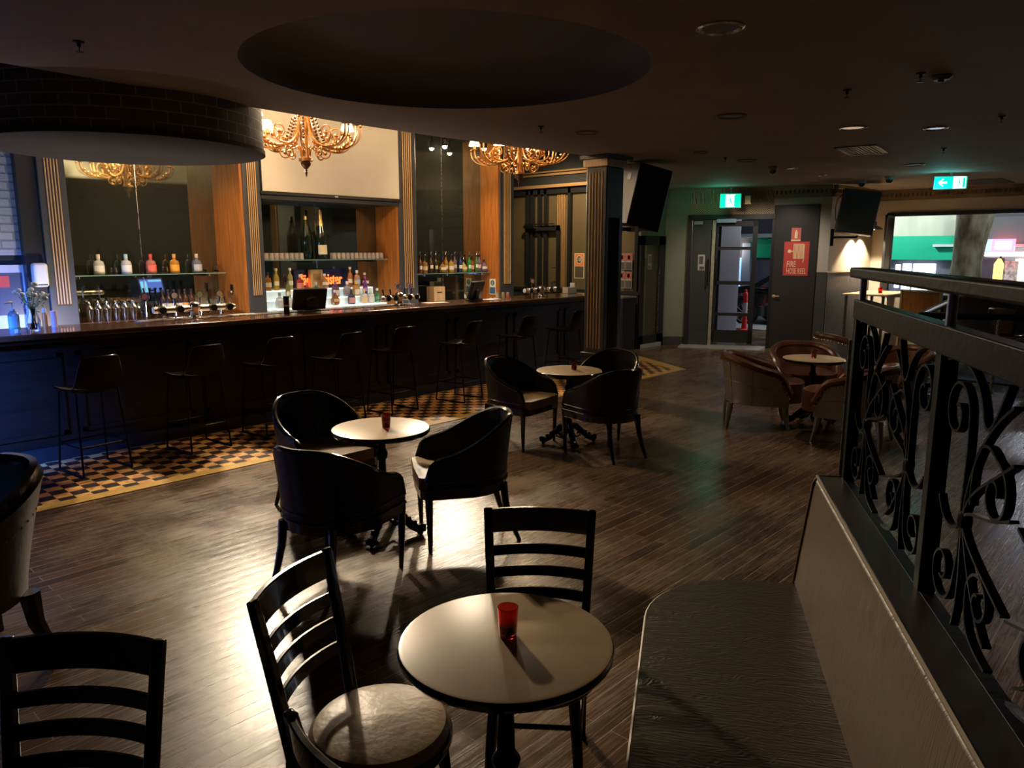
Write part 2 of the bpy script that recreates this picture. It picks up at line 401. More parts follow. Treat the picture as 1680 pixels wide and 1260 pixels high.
def wall_seg(name, p, q, z0, z1, m, t=.08):
    """wall face running from p to q, thickness behind it"""
    d = Vector((q[0] - p[0], q[1] - p[1], 0)); L = d.length; a = math.atan2(d.y, d.x)
    o = struct(name, MB().box(0, 0, z0, L, t, z1), m); o.location = (p[0], p[1], 0); o.rotation_euler = (0, 0, a); return o
# entrance corner (the faces look towards the camera)
P0 = (12.0, 7.95); P1 = (12.86, 7.95); P2 = (13.17, 7.60); P3 = (13.80, 6.22); P4 = (13.95, 5.22); P5 = (16.1, 5.15)
wall_seg('wall_entrance', P0, P1, 2.12, 3.1, M_paper)
wall_seg('wall_entrance_side', P1, P2, .16, 3.1, M_paper)
wall_seg('baseboard_entrance', P1, P2, 0, .17, M_greypaint, .09)
wall_seg('wall_over_entrance', P2, P3, 2.50, 3.1, M_chev)
wall_seg('wall_hose_cupboard', P3, P4, 1.46, 3.1, M_cream)
wall_seg('trim_5', P3, P4, 0, 1.46, M_greypaint, .085)
wall_seg('wall_lamp', P4, P5, 1.47, 3.1, M_cream)
wa = wall_seg('trim_6', P4, P5, 0, 1.47, M_bead, .085)
# vertical grooves of the wainscot
mb = MB()
for i in range(40): mb.box(.02 + i * .054, -.008, .1, .055 + i * .054, 0, 1.44)
struct('trim_7', mb, M_bead, loc=(P4[0], P4[1], 0)).rotation_euler = (0, 0, math.atan2(P5[1] - P4[1], P5[0] - P4[0]))
wall_seg('trim_8', (P4[0], P4[1] - .03), (P5[0], P5[1] - .03), 1.45, 1.49, M_cream, .05)
# dentil cornice
mb = MB()
def cornice(p, q, nm):
    d = Vector((q[0] - p[0], q[1] - p[1], 0)); L = d.length; mb = MB()
    mb.box(-.02, -.10, 2.93, L + .02, .0, 3.0); mb.box(0, -.05, 2.80, L, 0, 2.93)
    n = int(L / .075)
    for i in range(n): mb.box(i * L / n + .01, -.085, 2.865, i * L / n + .045, -.05, 2.93)
    o = struct(nm, mb, mat('bronze painted cornice', (.22, .16, .10), .5)); o.location = (p[0], p[1], 0); o.rotation_euler = (0, 0, math.atan2(d.y, d.x))
cornice(P3, P4, 'trim_9'); cornice(P4, P5, 'trim_10'); cornice((16.0, 5.1), (15.95, -3.9), 'trim_11')
# window wall on the street side, X = 16
struct('wall_street', MB().box(16.0, -4, 2.56, 16.1, 5.15, 3.0).box(16.0, 4.85, 0, 16.12, 5.15, 2.56).box(16.0, -4, 0, 16.1, 4.85, 1.0), M_cream)
w1 = struct('window_1', MB().box(15.97, -3.9, 2.50, 16.1, 4.9, 2.57).box(15.97, -3.9, .98, 16.12, 4.9, 1.04).box(15.97, 4.80, 1.0, 16.12, 4.9, 2.56).box(15.97, .4, 1.0, 16.12, .5, 2.56), M_blackpaint)
# folded window leaf at its left end
wl = thing('window_leaf', 'dark framed glazed window leaf folded back beside the white lamp wall', 'window', (16.0, 4.78, 1.04))
obj('frame', MB().box(-.45, -.02, 0, -.40, .02, 1.48).box(-.04, -.02, 0, 0, .02, 1.48).box(-.45, -.02, 0, 0, .02, .05).box(-.45, -.02, 1.43, 0, .02, 1.48), M_blackpaint, wl)
obj('pane', MB().box(-.40, -.004, .05, -.04, .004, 1.43), M_pane, wl)

# glazed wall at the far end of the bar, X = 12
mb = MB().box(12.0, 7.95, 0, 12.1, 11.7, 1.05).box(12.0, 7.95, 3.12, 12.1, 11.7, 3.8).box(12.02, 7.95, 2.5, 12.1, 8.7, 3.2)
struct('wall_bar_end', mb, M_greypaint)
mb = MB().box(11.9, 7.95, 3.10, 12.0, 11.7, 3.16).box(11.94, 7.95, 3.34, 12.0, 11.7, 3.38).box(11.93, 7.95, 3.40, 12.0, 11.7, 3.43)
struct('trim_12', mb, M_gold)
struct('wall_bar_end_panels', MB().box(12.06, 8.0, 1.05, 12.1, 11.7, 3.12), M_olivereflect)  # reflections in the dark glass, modelled as solid patterned panels
mb = MB()
for y in (8.0, 8.75, 9.08, 9.62, 10.25, 10.42, 10.62, 10.75, 11.3): mb.box(11.98, y, 1.05, 12.06, y + .07, 3.12)
mb.box(11.98, 7.95, 2.98, 12.06, 11.7, 3.12).box(11.97, 7.95, 1.02, 12.1, 11.7, 1.08)
struct('trim_13', mb, M_blackpaint)
mb = MB()
for i in range(5): mb.box(12.03, 9.8 + i * .045, 1.1, 12.06, 9.82 + i * .045, 2.96)
struct('trim_14', mb, M_gold)  # mirrored pilaster stripes, built as solid gilt strips

# white painted brick and the dark strip at the far left
struct('wall_left_brick', MB().box(1.0, 9.25, 1.80, 2.32, 9.4, 3.75), M_whitebrick)
struct('wall_left_dark', MB().box(2.32, 9.12, 0, 2.495, 9.4, 3.75).box(-1, 9.3, 0, 2.4, 9.42, 1.8), M_blackpaint)

# ------------------------------------------------------------------ back bar
YF = 9.07
def pilaster(x0, x1, nm, yb=9.85, z1=3.74):
    t = struct(nm, MB().box(x0, YF, 0, x1, yb, z1), M_greypaint, bevel=.006)
    mb = MB(); n = 5; w = x1 - x0; m = .22 * w; g = (w - 2 * m) / n
    for i in range(n): mb.tube([(x0 + m + g * (i + .5), YF - .004, 1.28), (x0 + m + g * (i + .5), YF - .004, z1 - .1)], g * .25, 8)
    f = obj('fluting', mb, M_gold, t); f['kind'] = 'structure'
    f = obj('fluting_ground', MB().box(x0 + m, YF - .003, 1.26, x1 - m, YF - .001, z1 - .09), mat('dark brown fluting ground', (.05, .028, .02), .5), t); f['kind'] = 'structure'
pilaster(2.50, 2.76, 'trim_15'); pilaster(4.76, 5.0, 'trim_16'); pilaster(7.22, 7.56, 'trim_17'); pilaster(9.40, 9.74, 'trim_18')
# mirrors (tall smoked glass) and honey coloured side panels
def mirror(x0, x1, y, z0, z1, nm, label):
    t = thing(nm, label, 'mirror', (0, 0, 0))
    obj('glass', MB().box(x0, y, z0, x1, y + .02, z1), M_mirror, t)
    obj('joint', MB().box((x0 + x1) / 2 - .004, y - .006, z0, (x0 + x1) / 2 + .004, y, z1), M_steel, t)
mirror(2.76, 4.76, 9.83, 1.0, 3.7, 'mirror', 'tall smoked mirror of the left bar bay under the brick drum')
mirror(5.0, 7.22, 9.60, 1.0, 2.6, 'mirror', 'smoked mirror of the middle bar bay below the projection screen')
mirror(7.56, 9.40, 9.52, 1.0, 3.7, 'mirror', 'tall smoked mirror of the right bar bay with two bright downlights')
struct('wall_bar_niche', MB().box(2.5, 9.86, 0, 9.74, 9.95, 3.75), M_blackpaint)
for i, (x, yb) in enumerate(((4.74, 9.83), (7.20, 9.6), (9.38, 9.52))):
    struct('trim_%d' % (19 + i), MB().box(x - .012, YF + .02, 1.0, x + .02, yb, 3.7 if i != 1 else 2.62), M_orangewood)
# soffit above mirrors
struct('trim_22', MB().box(2.76, 9.1, 3.70, 9.4, 9.83, 3.74), M_blackpaint)
# back counter
for i, (x0, x1, yb) in enumerate(((2.5, 5.0, 9.83), (5.0, 7.4, 9.6), (7.4, 9.74, 9.52))):
    zc = 1.06 if i == 0 else .97
    t = thing('back_counter', ('low dark back counter under the left mirror', 'low dark back counter under the lit bottle steps', 'low dark back counter under the right mirror')[i], 'counter', ((x0 + x1) / 2, 9.4, 0))
    o = obj('cabinet', MB().box(x0 + .005, 9.12, .0, x1 - .005, yb - .01, zc - .04), M_barwood, t); o.matrix_parent_inverse = Matrix.Translation((-(x0 + x1) / 2, -9.4, 0))
    o = obj('worktop', MB().box(x0 + .002, 9.09, zc - .04, x1 - .002, yb - .005, zc), M_steel if i == 1 else M_bartop, t); o.matrix_parent_inverse = Matrix.Translation((-(x0 + x1) / 2, -9.4, 0))

# round brick clad drum hanging through the ceiling edge
d = thing('ceiling_drum', 'round dark brick clad drum with a pale plaster underside hanging from the ceiling', 'canopy', (2.58, 6.80, 2.68))
obj('brick_cladding', MB().lathe([(1.07, .0), (1.07, 1.07)], 96), M_brick, d)
mbp = MB().lathe([(0, -.0), (.6, -.004), (1.04, -.006), (1.065, .0)], 96)
obj('underside', mbp, M_plaster, d)
obj('rim', MB().lathe([(1.055, -.012), (1.082, -.012), (1.082, .02), (1.055, .02)], 96), mat('dark rim mortar', (.05, .045, .04), .9, bump=.8, scale=30), d)
a0 = R(-107)
obj('bare_brick', MB().grid([[(1.075 * cos(a0 + s * .11), 1.075 * sin(a0 + s * .11), z) for s in (-1, -.5, 0, .5, 1)] for z in (.075, .15)]), mat('bare brown brick', (.16, .10, .06), .9, var=.3, scale=20), d, label='bare brown brick without paint')

# free standing fluted column
c = thing('column', 'square fluted column with gilt stripes and a timber capital carrying a loudspeaker', 'column', (7.84, 5.745, 0))
obj('shaft', MB().box(-.18, -.155, .55, .18, .155, 2.86), M_greypaint, c, bevel=.012)
obj('plinth', MB().box(-.20, -.175, 0, .20, .175, .55).box(-.215, -.19, .5, .215, .19, .56), M_blackpaint, c, bevel=.006)
obj('capital', MB().box(-.20, -.18, 2.86, .22, .19, 2.955), M_palewood, c, bevel=.008)
obj('abacus', MB().box(-.235, -.215, 2.955, .29, .225, 3.0), M_blackpaint, c)
mb = MB()
for i in range(5):
    y = -.095 + i * .047; mb.tube([(-.184, y, .62), (-.184, y, 2.78)], .0095, 8)
    mb.tube([(-.184, y - .012, 2.78), (-.184, y, 2.80), (-.184, y + .012, 2.78)], .004, 6)
obj('fluting', mb, M_gold, c)
mb = MB()
for i in range(5): x = -.095 + i * .047; mb.tube([(x, -.158, .62), (x, -.158, 2.25)], .009, 8)
obj('side_fluting', mb, M_blackwood, c)

# ------------------------------------------------------------------ the bar
BX0, BX1 = -2.5, 10.1
b = thing('bar_counter', 'long dark timber bar counter with a polished top running across the room', 'bar', (3.6, 7.6, 0))
I = Matrix.Translation((-3.6, -7.6, 0))
def bp(nm, mb, m, **k): o = obj(nm, mb, m, b, **k); o.matrix_parent_inverse = I; return o
bp('counter_top', MB().box(BX0, 7.28, 1.10, BX1, 8.02, 1.15), M_bartop, bevel=.012)
bp('edge_moulding', MB().box(BX0, 7.33, 1.06, BX1, 7.45, 1.10), M_barwood, bevel=.01)
mb = MB().box(BX0, 7.44, .12, BX1, 7.98, 1.06)
bp('front', mb, M_blackwood and M_barwood)
mb = MB(); x = BX0
while x < BX1 - .3:
    for (z0, z1, xa, xb) in ((.22, .26, 0, 1.1), (.92, .96, 0, 1.1)): mb.box(x + .06, 7.425, z0, min(x + 1.1, BX1), 7.44, z1)
    mb.box(x + .06, 7.425, .22, x + .10, 7.44, .96); mb.box(min(x + 1.06, BX1 - .04), 7.425, .22, min(x + 1.1, BX1), 7.44, .96)
    x += 1.16
bp('front_panelling', mb, M_barwood)
bp('kickboard', MB().box(BX0, 7.38, 0, BX1, 7.44, .12), M_blackpaint)
bp('service_rail', MB().box(4.0, 7.70, 1.15, 6.35, 7.90, 1.156).box(2.9, 7.72, 1.15, 3.95, 7.9, 1.156), M_steel)
# ================================================================== FURNITURE
# --- barrel backed tub chair, local +X is the way it faces, origin on the floor
def tub_shape(w, d, zb, zt, za, zf, flare=.06, n=44, sweep=.55):
    """returns list of (x, y, nx, ny, ztop, s) round the shell from right arm front to left arm front"""
    out = []; hw = w / 2; xf = d / 2; xb = -d / 2; ry = hw; rx = hw * 1.02; xc = xb + rx
    pts = [(xf + (xc - xf) * i / 8, -hw) for i in range(8)]
    pts += [(xc + rx * cos(R(270 - 180 * i / 28)), ry * sin(R(270 - 180 * i / 28))) for i in range(29)]
    pts += [(xc + (xf - xc) * (i + 1) / 8, hw) for i in range(8)]
    L = [0]
    for a, b in zip(pts, pts[1:]): L.append(L[-1] + math.hypot(b[0] - a[0], b[1] - a[1]))
    for i, (x, y) in enumerate(pts):
        a = pts[max(0, i - 1)]; b = pts[min(len(pts) - 1, i + 1)]
        tx, ty = b[0] - a[0], b[1] - a[1]; l = math.hypot(tx, ty); nx, ny = -ty / l, tx / l   # inward normal for this winding
        if nx * (xc - x) + ny * (0 - y) < 0: nx, ny = -nx, -ny
        s = L[i] / L[-1]; u = abs(s - .5) * 2                # 0 back .. 1 arm front
        zt_ = za + (zt - za) * (1 - smoothstep((u - .12) / sweep))
        if u > .86: zt_ = zf + (zt_ - zf) * math.sqrt(max(0, 1 - ((u - .86) / .14) ** 2))
        out.append((x, y, -nx, -ny, zt_, u))
    return out
def tub_shell(sh, zb, th, flare, zs=8, back_only=None):
    outer = []; inner = []
    zt = max(p[4] for p in sh)
    for k in range(zs + 1):
        ro = []; ri = []
        for x, y, nx, ny, z1, u in sh:
            z = zb + (z1 - zb) * k / zs; f = flare * ((z - zb) / (zt - zb)) ** 1.3 * (1 - .5 * u)
            ro.append((x + nx * f, y + ny * f, z)); ri.append((x + nx * (f - th), y + ny * (f - th), z))
        outer.append(ro); inner.append(ri)
    mb = MB(); rows = outer + inner[::-1]
    n = len(sh); mb.grid(rows)
    # close the ends and the bottom
    for e in (0, n - 1):
        m = len(rows); vs = [r[e] for r in rows]; mb.add(vs, [tuple(range(m))])
    mb.grid([inner[0], outer[0]])
    top = [((a[0] + b[0]) / 2, (a[1] + b[1]) / 2, a[2]) for a, b in zip(outer[-1], inner[-1])]
    return mb, top, outer, inner
def black_tub(loc, rz, label, group):
    t = thing('tub_chair', label, 'chair', loc, rz, group)
    w, d = .60, .55
    sh = tub_shape(w, d, .40, .81, .59, .46, sweep=.80)
    mb, top, outer, inner = tub_shell(sh, .40, .035, .045)
    obj('backrest', mb, M_leather, t)
    obj('top_rail', MB().tube(top, .0195, 8), M_blackwood, t)
    obj('rail_moulding', MB().tube([(p[0] , p[1], .455) for p in outer[0]], .010, 6).tube([(p[0], p[1], .405) for p in outer[0]], .012, 6), M_blackwood, t)
    pts = [(x + nx * -.03, y + ny * -.03) for x, y, nx, ny, z, u in sh]
    pts += [(d / 2 + .045, w / 2 - .06), (d / 2 + .055, 0), (d / 2 + .045, -w / 2 + .06)]
    obj('seat', MB().prism(pts, .40, .475), M_seatpad, t, bevel=.025, seg=3)
    pf = [(x, y) for x, y, nx, ny, z, u in sh] + [(d / 2 + .04, w / 2 - .05), (d / 2 + .05, 0), (d / 2 + .04, -w / 2 + .05)]
    obj('seat_frame', MB().prism(pf, .345, .40), M_blackwood, t, bevel=.008)
    for sx, sy in ((1, -1), (1, 1), (-1, -1), (-1, 1)):
        if sx > 0: path = [(d / 2 - .01, sy * (w / 2 - .02), .39), (d / 2 - .012, sy * (w / 2 - .022), .2), (d / 2 - .015, sy * (w / 2 - .03), 0)]; rr = [.026, .020, .013]
        else: path = [(-d / 2 + .05, sy * .17, .39), (-d / 2 + .035, sy * .175, .25), (-d / 2 + .0, sy * .185, .12), (-d / 2 - .05, sy * .195, 0)]; rr = [.026, .023, .018, .013]
        obj('leg', MB().tube(path, rr, 8), M_blackwood, t)
    return t
T2 = (2.88, 3.86); T3 = (5.57, 4.46); T4 = (7.98, 3.06); T1 = (1.48, 1.41)
tc = black_tub((2.28, 3.52, 0), 18, 'black tub chair nearest the camera at the middle-left table, its plain back turned to us', 'black tub chairs')
def tub(loc, rz, label): return dup(tc, loc, rz, label)
tub((2.86, 4.56, 0), -92, 'black tub chair behind the middle-left table with its open side facing us')
tub((3.24, 3.46, 0), 146, 'black tub chair at the right of the middle-left table, tan seat showing')
tub((5.24, 4.84, 0), -82, 'black tub chair at the left of the second table, seen side on before the bar')
tub((5.50, 3.96, 0), 78, 'black tub chair with its dark back to us, in front of the second table')
tub((6.20, 4.46, 0), 188, 'black tub chair at the right of the second table beside the column')

# --- brown leather club chairs with aluminium skin
def club_chair(loc, rz, label):
    t = thing('club_chair', label, 'chair', loc, rz, 'brown leather club chairs with metal skin')
    w, d = .68, .60
    sh = tub_shape(w, d, .26, .75, .60, .30, sweep=.85)
    # arm front curves in to the seat
    sh2 = []
    for x, y, nx, ny, z, u in sh:
        if u > .80: z = .40 + (z - .40) * math.sqrt(max(0, 1 - ((u - .80) / .2) ** 1.6))
        sh2.append((x, y, nx, ny, z, u))
    mb, top, outer, inner = tub_shell(sh2, .26, .05, .07)
    m = len(outer); skin = MB()
    off = [[(p[0] + s[2] * .006, p[1] + s[3] * .006, p[2]) for p, s in zip(r, sh2)] for r in outer]
    obj('backrest', mb, M_brownleather, t)
    sk = MB().grid(off).grid([[(p[0] , p[1], p[2]) for p in off[0]], [(p[0] - s[2] * .03, p[1] - s[3] * .03, p[2]) for p, s in zip(off[0], sh2)]])
    obj('metal_skin', sk, M_alu, t, label='patched aluminium outer skin')
    seam = MB()
    for j in range(5, len(sh2) - 4, 6): seam.tube([(off[k][j][0] + sh2[j][2] * .002, off[k][j][1] + sh2[j][3] * .002, off[k][j][2]) for k in range(m)], .0025, 4)
    ring = [(p[0] + s[2] * .002, p[1] + s[3] * .002, p[2]) for p, s in zip(off[4], sh2)]
    seam.tube(ring[3:-3], .0025, 4); obj('seam', seam, M_steel, t)
    obj('roll', MB().tube([(p[0], p[1], p[2] - .005) for p in top], .042, 10), M_brownleather, t)
    st = MB()
    for j in range(0, len(sh2)):
        p = off[-1][j]; s = sh2[j]; st.sphere((p[0] + s[2] * .004, p[1] + s[3] * .004, p[2] - .048 if s[5] < .8 else max(.3, p[2] - .045)), .009, 6, 4)
    obj('stud_row', st, M_stud, t)
    pts = [(x - nx * .05, y - ny * .05) for x, y, nx, ny, z, u in sh2] + [(d / 2 + .12, w / 2 - .12), (d / 2 + .17, w / 4 - .04), (d / 2 + .18, 0), (d / 2 + .17, -w / 4 + .04), (d / 2 + .12, -w / 2 + .12)]
    obj('seat', MB().prism(pts, .29, .49), M_brownleather, t, bevel=.085, seg=5)
    for sx, sy in ((1, -1), (1, 1), (-1, -1), (-1, 1)):
        path = [(sx * (d / 2 - .03), sy * .24, .27), (sx * (d / 2 - .01), sy * .255, .12), (sx * (d / 2 + (.02 if sx > 0 else .0)), sy * .27, 0)]
        obj('leg', MB().tube(path, [.038, .027, .014], 8), M_alu, t)
    return t
cc = club_chair((7.58, 3.50, 0), -60, 'brown leather club chair with silver riveted side, left of the fourth small table')
dup(cc, (7.55, 2.46, 0), 96, 'silver sided club chair half hidden by the end post of the scroll railing')
dup(cc, (8.62, 3.42, 0), 216, 'brown club chair on the far side of the fourth table, facing us')
dup(cc, (10.25, 3.55, 0), -40, 'pale silver backed club chair farthest back, before the dark wall by the hose cupboard')
dup(cc, (9.10, 2.55, 0), 150, 'pale club chair glimpsed through the scrollwork of the railing')

# --- small round tables on ornate cast iron feet
def round_table(loc, label, r=.315):
    t = thing('round_table', label, 'table', (*loc, 0), 0, 'small round tables')
    obj('tabletop', MB().lathe([(0, .700), (r - .02, .700), (r - .004, .706), (r, .712), (r - .002, .718), (r - .012, .7205), (0, .7205)], 64), M_tabletop, t)
    obj('edge_band', MB().lathe([(r - .03, .685), (r - .006, .686), (r + .003, .698), (r + .003, .711), (r - .001, .716), (r - .03, .70)], 64), M_blackwood, t)
    obj('pedestal', MB().lathe([(.02, .12), (.045, .13), (.05, .17), (.03, .2), (.026, .28), (.04, .31), (.045, .33), (.028, .36), (.024, .5), (.038, .53), (.04, .55), (.026, .58), (.026, .64), (.06, .67), (.11, .684), (.11, .69)], 18), M_iron, t)
    for k in range(4):
        a = k * pi / 2 + .4; f = lambda q, z: (q * cos(a), q * sin(a), z)
        mb = MB().tube([f(.02, .17), f(.07, .165), f(.13, .12), f(.19, .06), f(.245, .035), f(.27, .045), f(.275, .065), f(.255, .07)], [.032, .034, .031, .028, .026, .022, .018, .014], 8)
        mb.tube([f(.03, .10), f(.08, .06), f(.12, .075), f(.11, .10), f(.085, .10)], .010, 6)
        mb.sphere(f(.25, .018), .018, 8, 6)
        for q in (.09, .13, .17, .21, .25): mb.sphere(f(q, .155 - (q - .09) * .62), .020, 6, 5)
        for q in (-1, 1): mb.sphere((.25 * cos(a) - q * .025 * sin(a), .25 * sin(a) + q * .025 * cos(a), .03), .020, 6, 5)
        obj('foot', mb, M_iron, t)
    return t
rt = round_table(T1, 'small round table nearest the camera, a red candle cup on its tan top')
dup(rt, (*T2, 0), 12, 'small round table in the middle of the floor with three black tub chairs')
dup(rt, (*T3, 0), 30, 'small round table farther back near the bar and the column')
dup(rt, (*T4, 0), 20, 'small round table among the brown leather club chairs')
def candle_cup(loc, label):
    t = thing('candle_cup', label, 'candle', loc, 0, 'red candle cups')
    obj('glass', MB().lathe([(0, .0), (.024, 0), (.026, .004), (.031, .092), (.0285, .092), (.0235, .012), (0, .012)], 28), M_redglass, t)
    obj('wax', MB().lathe([(0, .013), (.0225, .013), (.024, .038), (0, .040)], 20), M_wax, t)
    return t
k0 = candle_cup((1.50, 1.42, .7215), 'red glass candle cup on the nearest table')
dup(k0, (2.90, 3.83, .7215), 0, 'red glass candle cup on the table in the middle of the floor')
dup(k0, (5.62, 4.44, .7215), 0, 'red glass candle cup on the table near the column')
dup(k0, (7.98, 3.06, .7215), 0, 'red glass candle cup on the table among the leather club chairs')

# --- ladder back chairs with round seats, local +X is the way they face
def ladder_chair(loc, rz, label):
    t = thing('ladder_back_chair', label, 'chair', loc, rz, 'black ladder back chairs')
    bx = lambda z: -.19 - .085 * max(0, (z - .42) / .48) ** 1.1 - (.07 * ((.42 - z) / .42) ** 1.5 if z < .42 else 0)
    hw = lambda z: .168 + .025 * max(0, (z - .42) / .48)
    for sy in (-1, 1):
        path = [(bx(z), sy * hw(z), z) for z in (0, .12, .25, .42, .55, .7, .82, .905)]
        obj('back_post', MB().tube(path, [.026, .03, .034, .036, .034, .031, .028, .024], w=.032, up=(0, 1, 0)), M_blackwood, t, bevel=.006)
    def slat(zc, h, th=.018):
        mb = MB(); rows = []
        for k in range(13):
            s = -1 + 2 * k / 12; y = s * (hw(zc) - .005); x = bx(zc) - .035 * (1 - s * s)
            rows.append([(x - th / 2, y, zc - h / 2), (x + th / 2, y, zc - h / 2), (x + th / 2 + .0 - .012, y, zc + h / 2), (x - th / 2 - .012, y, zc + h / 2)])
        mb.grid(rows, True); mb.add(rows[0], [(0, 1, 2, 3)]); mb.add(rows[-1], [(3, 2, 1, 0)]); return mb
    obj('top_rail', slat(.855, .088, .02), M_blackwood, t, bevel=.004)
    for z in (.745, .665, .585): obj('slat', slat(z, .036, .014), M_blackwood, t, bevel=.003)
    obj('seat_frame', MB().lathe([(.15, .40), (.208, .40), (.215, .415), (.215, .435), (.15, .437)], 40), M_blackwood, t)
    obj('seat', MB().lathe([(0, .43), (.19, .43), (.207, .438), (.209, .452), (.195, .470), (.15, .482), (0, .486)], 48), M_seatpad, t)
    for sy in (-1, 1):
        obj('leg', MB().tube([(.135, sy * .13, .41), (.15, sy * .145, .2), (.16, sy * .155, 0)], [.021, .018, .013], 10), M_blackwood, t)
    mb = MB().tube([(bx(.2), -.168, .2), (.15, -.143, .2)], .010, 8).tube([(bx(.2), .168, .2), (.15, .143, .2)], .010, 8).tube([(.0, -.155, .2), (.0, .155, .2)], .010, 8).tube([(bx(.3), -.168, .3), (bx(.3), .168, .3)], .011, 8)
    obj('stretcher', mb, M_blackwood, t)
    return t
lc = ladder_chair((1.80, 1.57, 0), 0, 'black ladder back chair behind the nearest table, seat pushed under its top')
lc.rotation_euler = (0, 0, R(219))
dup(lc, (1.21, 1.67, 0), -64, 'black ladder back chair left of the nearest table with its tan round seat in view')
dup(lc, (.32, 1.77, 0), 221, 'black ladder back chair at the bottom left corner with a dark back')
dup(lc, (1.0, 1.12, 0), 2, 'black ladder back chair cut off by the bottom edge below the nearest table')

# --- bar stools, local +X is the way they face
def bar_stool(loc, rz, label):
    t = thing('bar_stool', label, 'stool', loc, rz, 'bar stools along the counter')
    rows = []
    for i in range(13):
        s = -1 + 2 * i / 12; c = .035 * s * s
        rows.append([(.20, s * .19, .715 + c * .6), (.12, s * .205, .70 + c), (0, s * .205, .695 + c), (-.12, s * .20, .70 + c), (-.17, s * .195, .72 + c * .8)])
    def thick(rows, th, nx=0, nz=1):
        lo = [[(x - nx * th, y, z - nz * th) for x, y, z in r] for r in rows]
        full = [r + l[::-1] for r, l in zip(rows, lo)]
        mb = MB().grid(full, True); m = len(full[0]); mb.add(full[0], [tuple(range(m))]); mb.add(full[-1], [tuple(reversed(range(m)))]); return mb
    obj('seat', thick(rows, .018), mat('dark brown hide', (.007, .004, .0035), .5, spec=.12), t, bevel=.004)
    rb = []
    for i in range(13):
        s = -1 + 2 * i / 12; b = .05 * (s * s - 1)
        rb.append([(-.17 + b * .3, s * .195, .72 + .028 * s * s), (-.20 + b * .6, s * .185, .80), (-.225 + b * .8, s * .17, .90), (-.24 + b, s * .155 if abs(s) < .9 else s * .15, .985 - .012 * abs(s) ** 6), (-.245 + b, s * .15, 1.0 - .02 * abs(s) ** 8)])
    obj('backrest', thick(rb, .016, 1, 0), MATS['dark brown hide'], t, bevel=.004)
    edge = [r[0] for r in rb[:1]] + [rb[0][k] for k in range(5)] + [r[-1] for r in rb] + [rb[-1][k] for k in (4, 3, 2, 1, 0)]
    obj('edge_trim', MB().tube([(p[0] - .008, p[1], p[2] + .002) for p in edge], .0075, 6), M_blackwood, t)
    legs = {}
    for sx, sy in ((1, -1), (1, 1), (-1, -1), (-1, 1)):
        a = Vector((sx * .15, sy * .17, .70)); bq = Vector((sx * .215, sy * .20, .012)); legs[(sx, sy)] = (a, bq)
        obj('leg', MB().tube([a + Vector((-sx * .05, 0, .0)), a, a.lerp(bq, .5), bq], .0085, 8), M_iron, t)
    q = [legs[k][0].lerp(legs[k][1], .66) for k in ((1, -1), (1, 1), (-1, 1), (-1, -1))]
    obj('footrest', MB().tube(q, .0085, 8, closed=True), M_iron, t)
    for sy in (-1, 1): obj('floor_runner', MB().tube([legs[(-1, sy)][1], legs[(1, sy)][1]], .010, 8), M_iron, t)
    return t
names = ['bar stool at the far left, in the blue light below the flower vase', 'bar stool second from the left end of the counter', 'bar stool third from the left, in front of the fluted pilaster',
         'bar stool fourth from the left, below the till', 'bar stool fifth from the left, below the middle beer tap', 'bar stool sixth from the left, behind the gap between the tub chairs',
         'bar stool second from the column, above the side-on tub chair', 'bar stool cut off by the fluted column']
SX = [(2.10, 6.86), (3.03, 6.92), (3.82, 6.98), (4.54, 6.84), (5.33, 6.90), (6.33, 6.83), (7.40, 6.84), (8.55, 6.95)]
s0 = bar_stool((SX[0][0], SX[0][1], 0), 97, names[0])
for i in range(1, 8): dup(s0, (SX[i][0], SX[i][1], 0), 90 + (6, 5, 9, 4, 12, 2, 8)[i - 1], names[i])

# --- high backed chair at the left edge
t = thing('wing_armchair', 'dark upholstered armchair with a studded rolled back at the left edge', 'chair', (.53, 3.88, 0), -170)
sh = tub_shape(.70, .62, .34, .87, .74, .5, sweep=.5)
mb, top, outer, inner = tub_shell(sh, .34, .07, .12)
obj('backrest', mb, mat('dark taupe leather', (.035, .026, .018), .42, bump=.15, scale=50), t)
obj('top_cap', MB().tube(top, .030, 6, w=.085, up=(0, 0, 1)), M_blackwood, t)
st = MB()
for p in outer[6]: st.sphere(p, .006, 6, 4)
obj('stud_row', st, M_stud, t)
obj('seat', MB().prism([(x - nx * .07, y - ny * .07) for x, y, nx, ny, z, u in sh] + [(.36, .25), (.36, -.25)], .32, .50), MATS['dark taupe leather'], t, bevel=.03, seg=3)
for sx, sy in ((1, -1), (1, 1), (-1, -1), (-1, 1)):
    obj('leg', MB().tube([(sx * .24, sy * .24, .36), (sx * .25, sy * .25, .22), (sx * .29, sy * .27, .09), (sx * .30, sy * .27, 0)], [.045, .036, .028, .02], 8), M_blackwood, t)

# --- upholstered bench and the wrought iron screen behind it
ang = math.atan2(-.5, -.866)
def fr(t_, n_, z=0):
    """bench frame: t_ along the screen from its far end towards the camera, n_ to the left of it (towards the room)"""
    return (3.10 - .866 * t_ - .5 * n_, 1.02 - .5 * t_ + .866 * n_, z)
bench = thing('bench_seat', 'long dark upholstered bench with a rounded seat end and a sloping back', 'bench', (3.1, 1.02, 0), math.degrees(ang))
M_bench = mat('ribbed dark vinyl', (.10, .064, .033), .42)
nt, N, L, bb = nodes(M_bench)
tcn = N('ShaderNodeTexCoord'); wv = N('ShaderNodeTexWave'); wv.inputs['Scale'].default_value = 22; wv.bands_direction = 'X'; wv.inputs['Distortion'].default_value = .4; L(tcn.outputs['Object'], wv.inputs[0])
nz = N('ShaderNodeTexNoise'); nz.inputs['Scale'].default_value = 40; L(tcn.outputs['Object'], nz.inputs['Vector'])
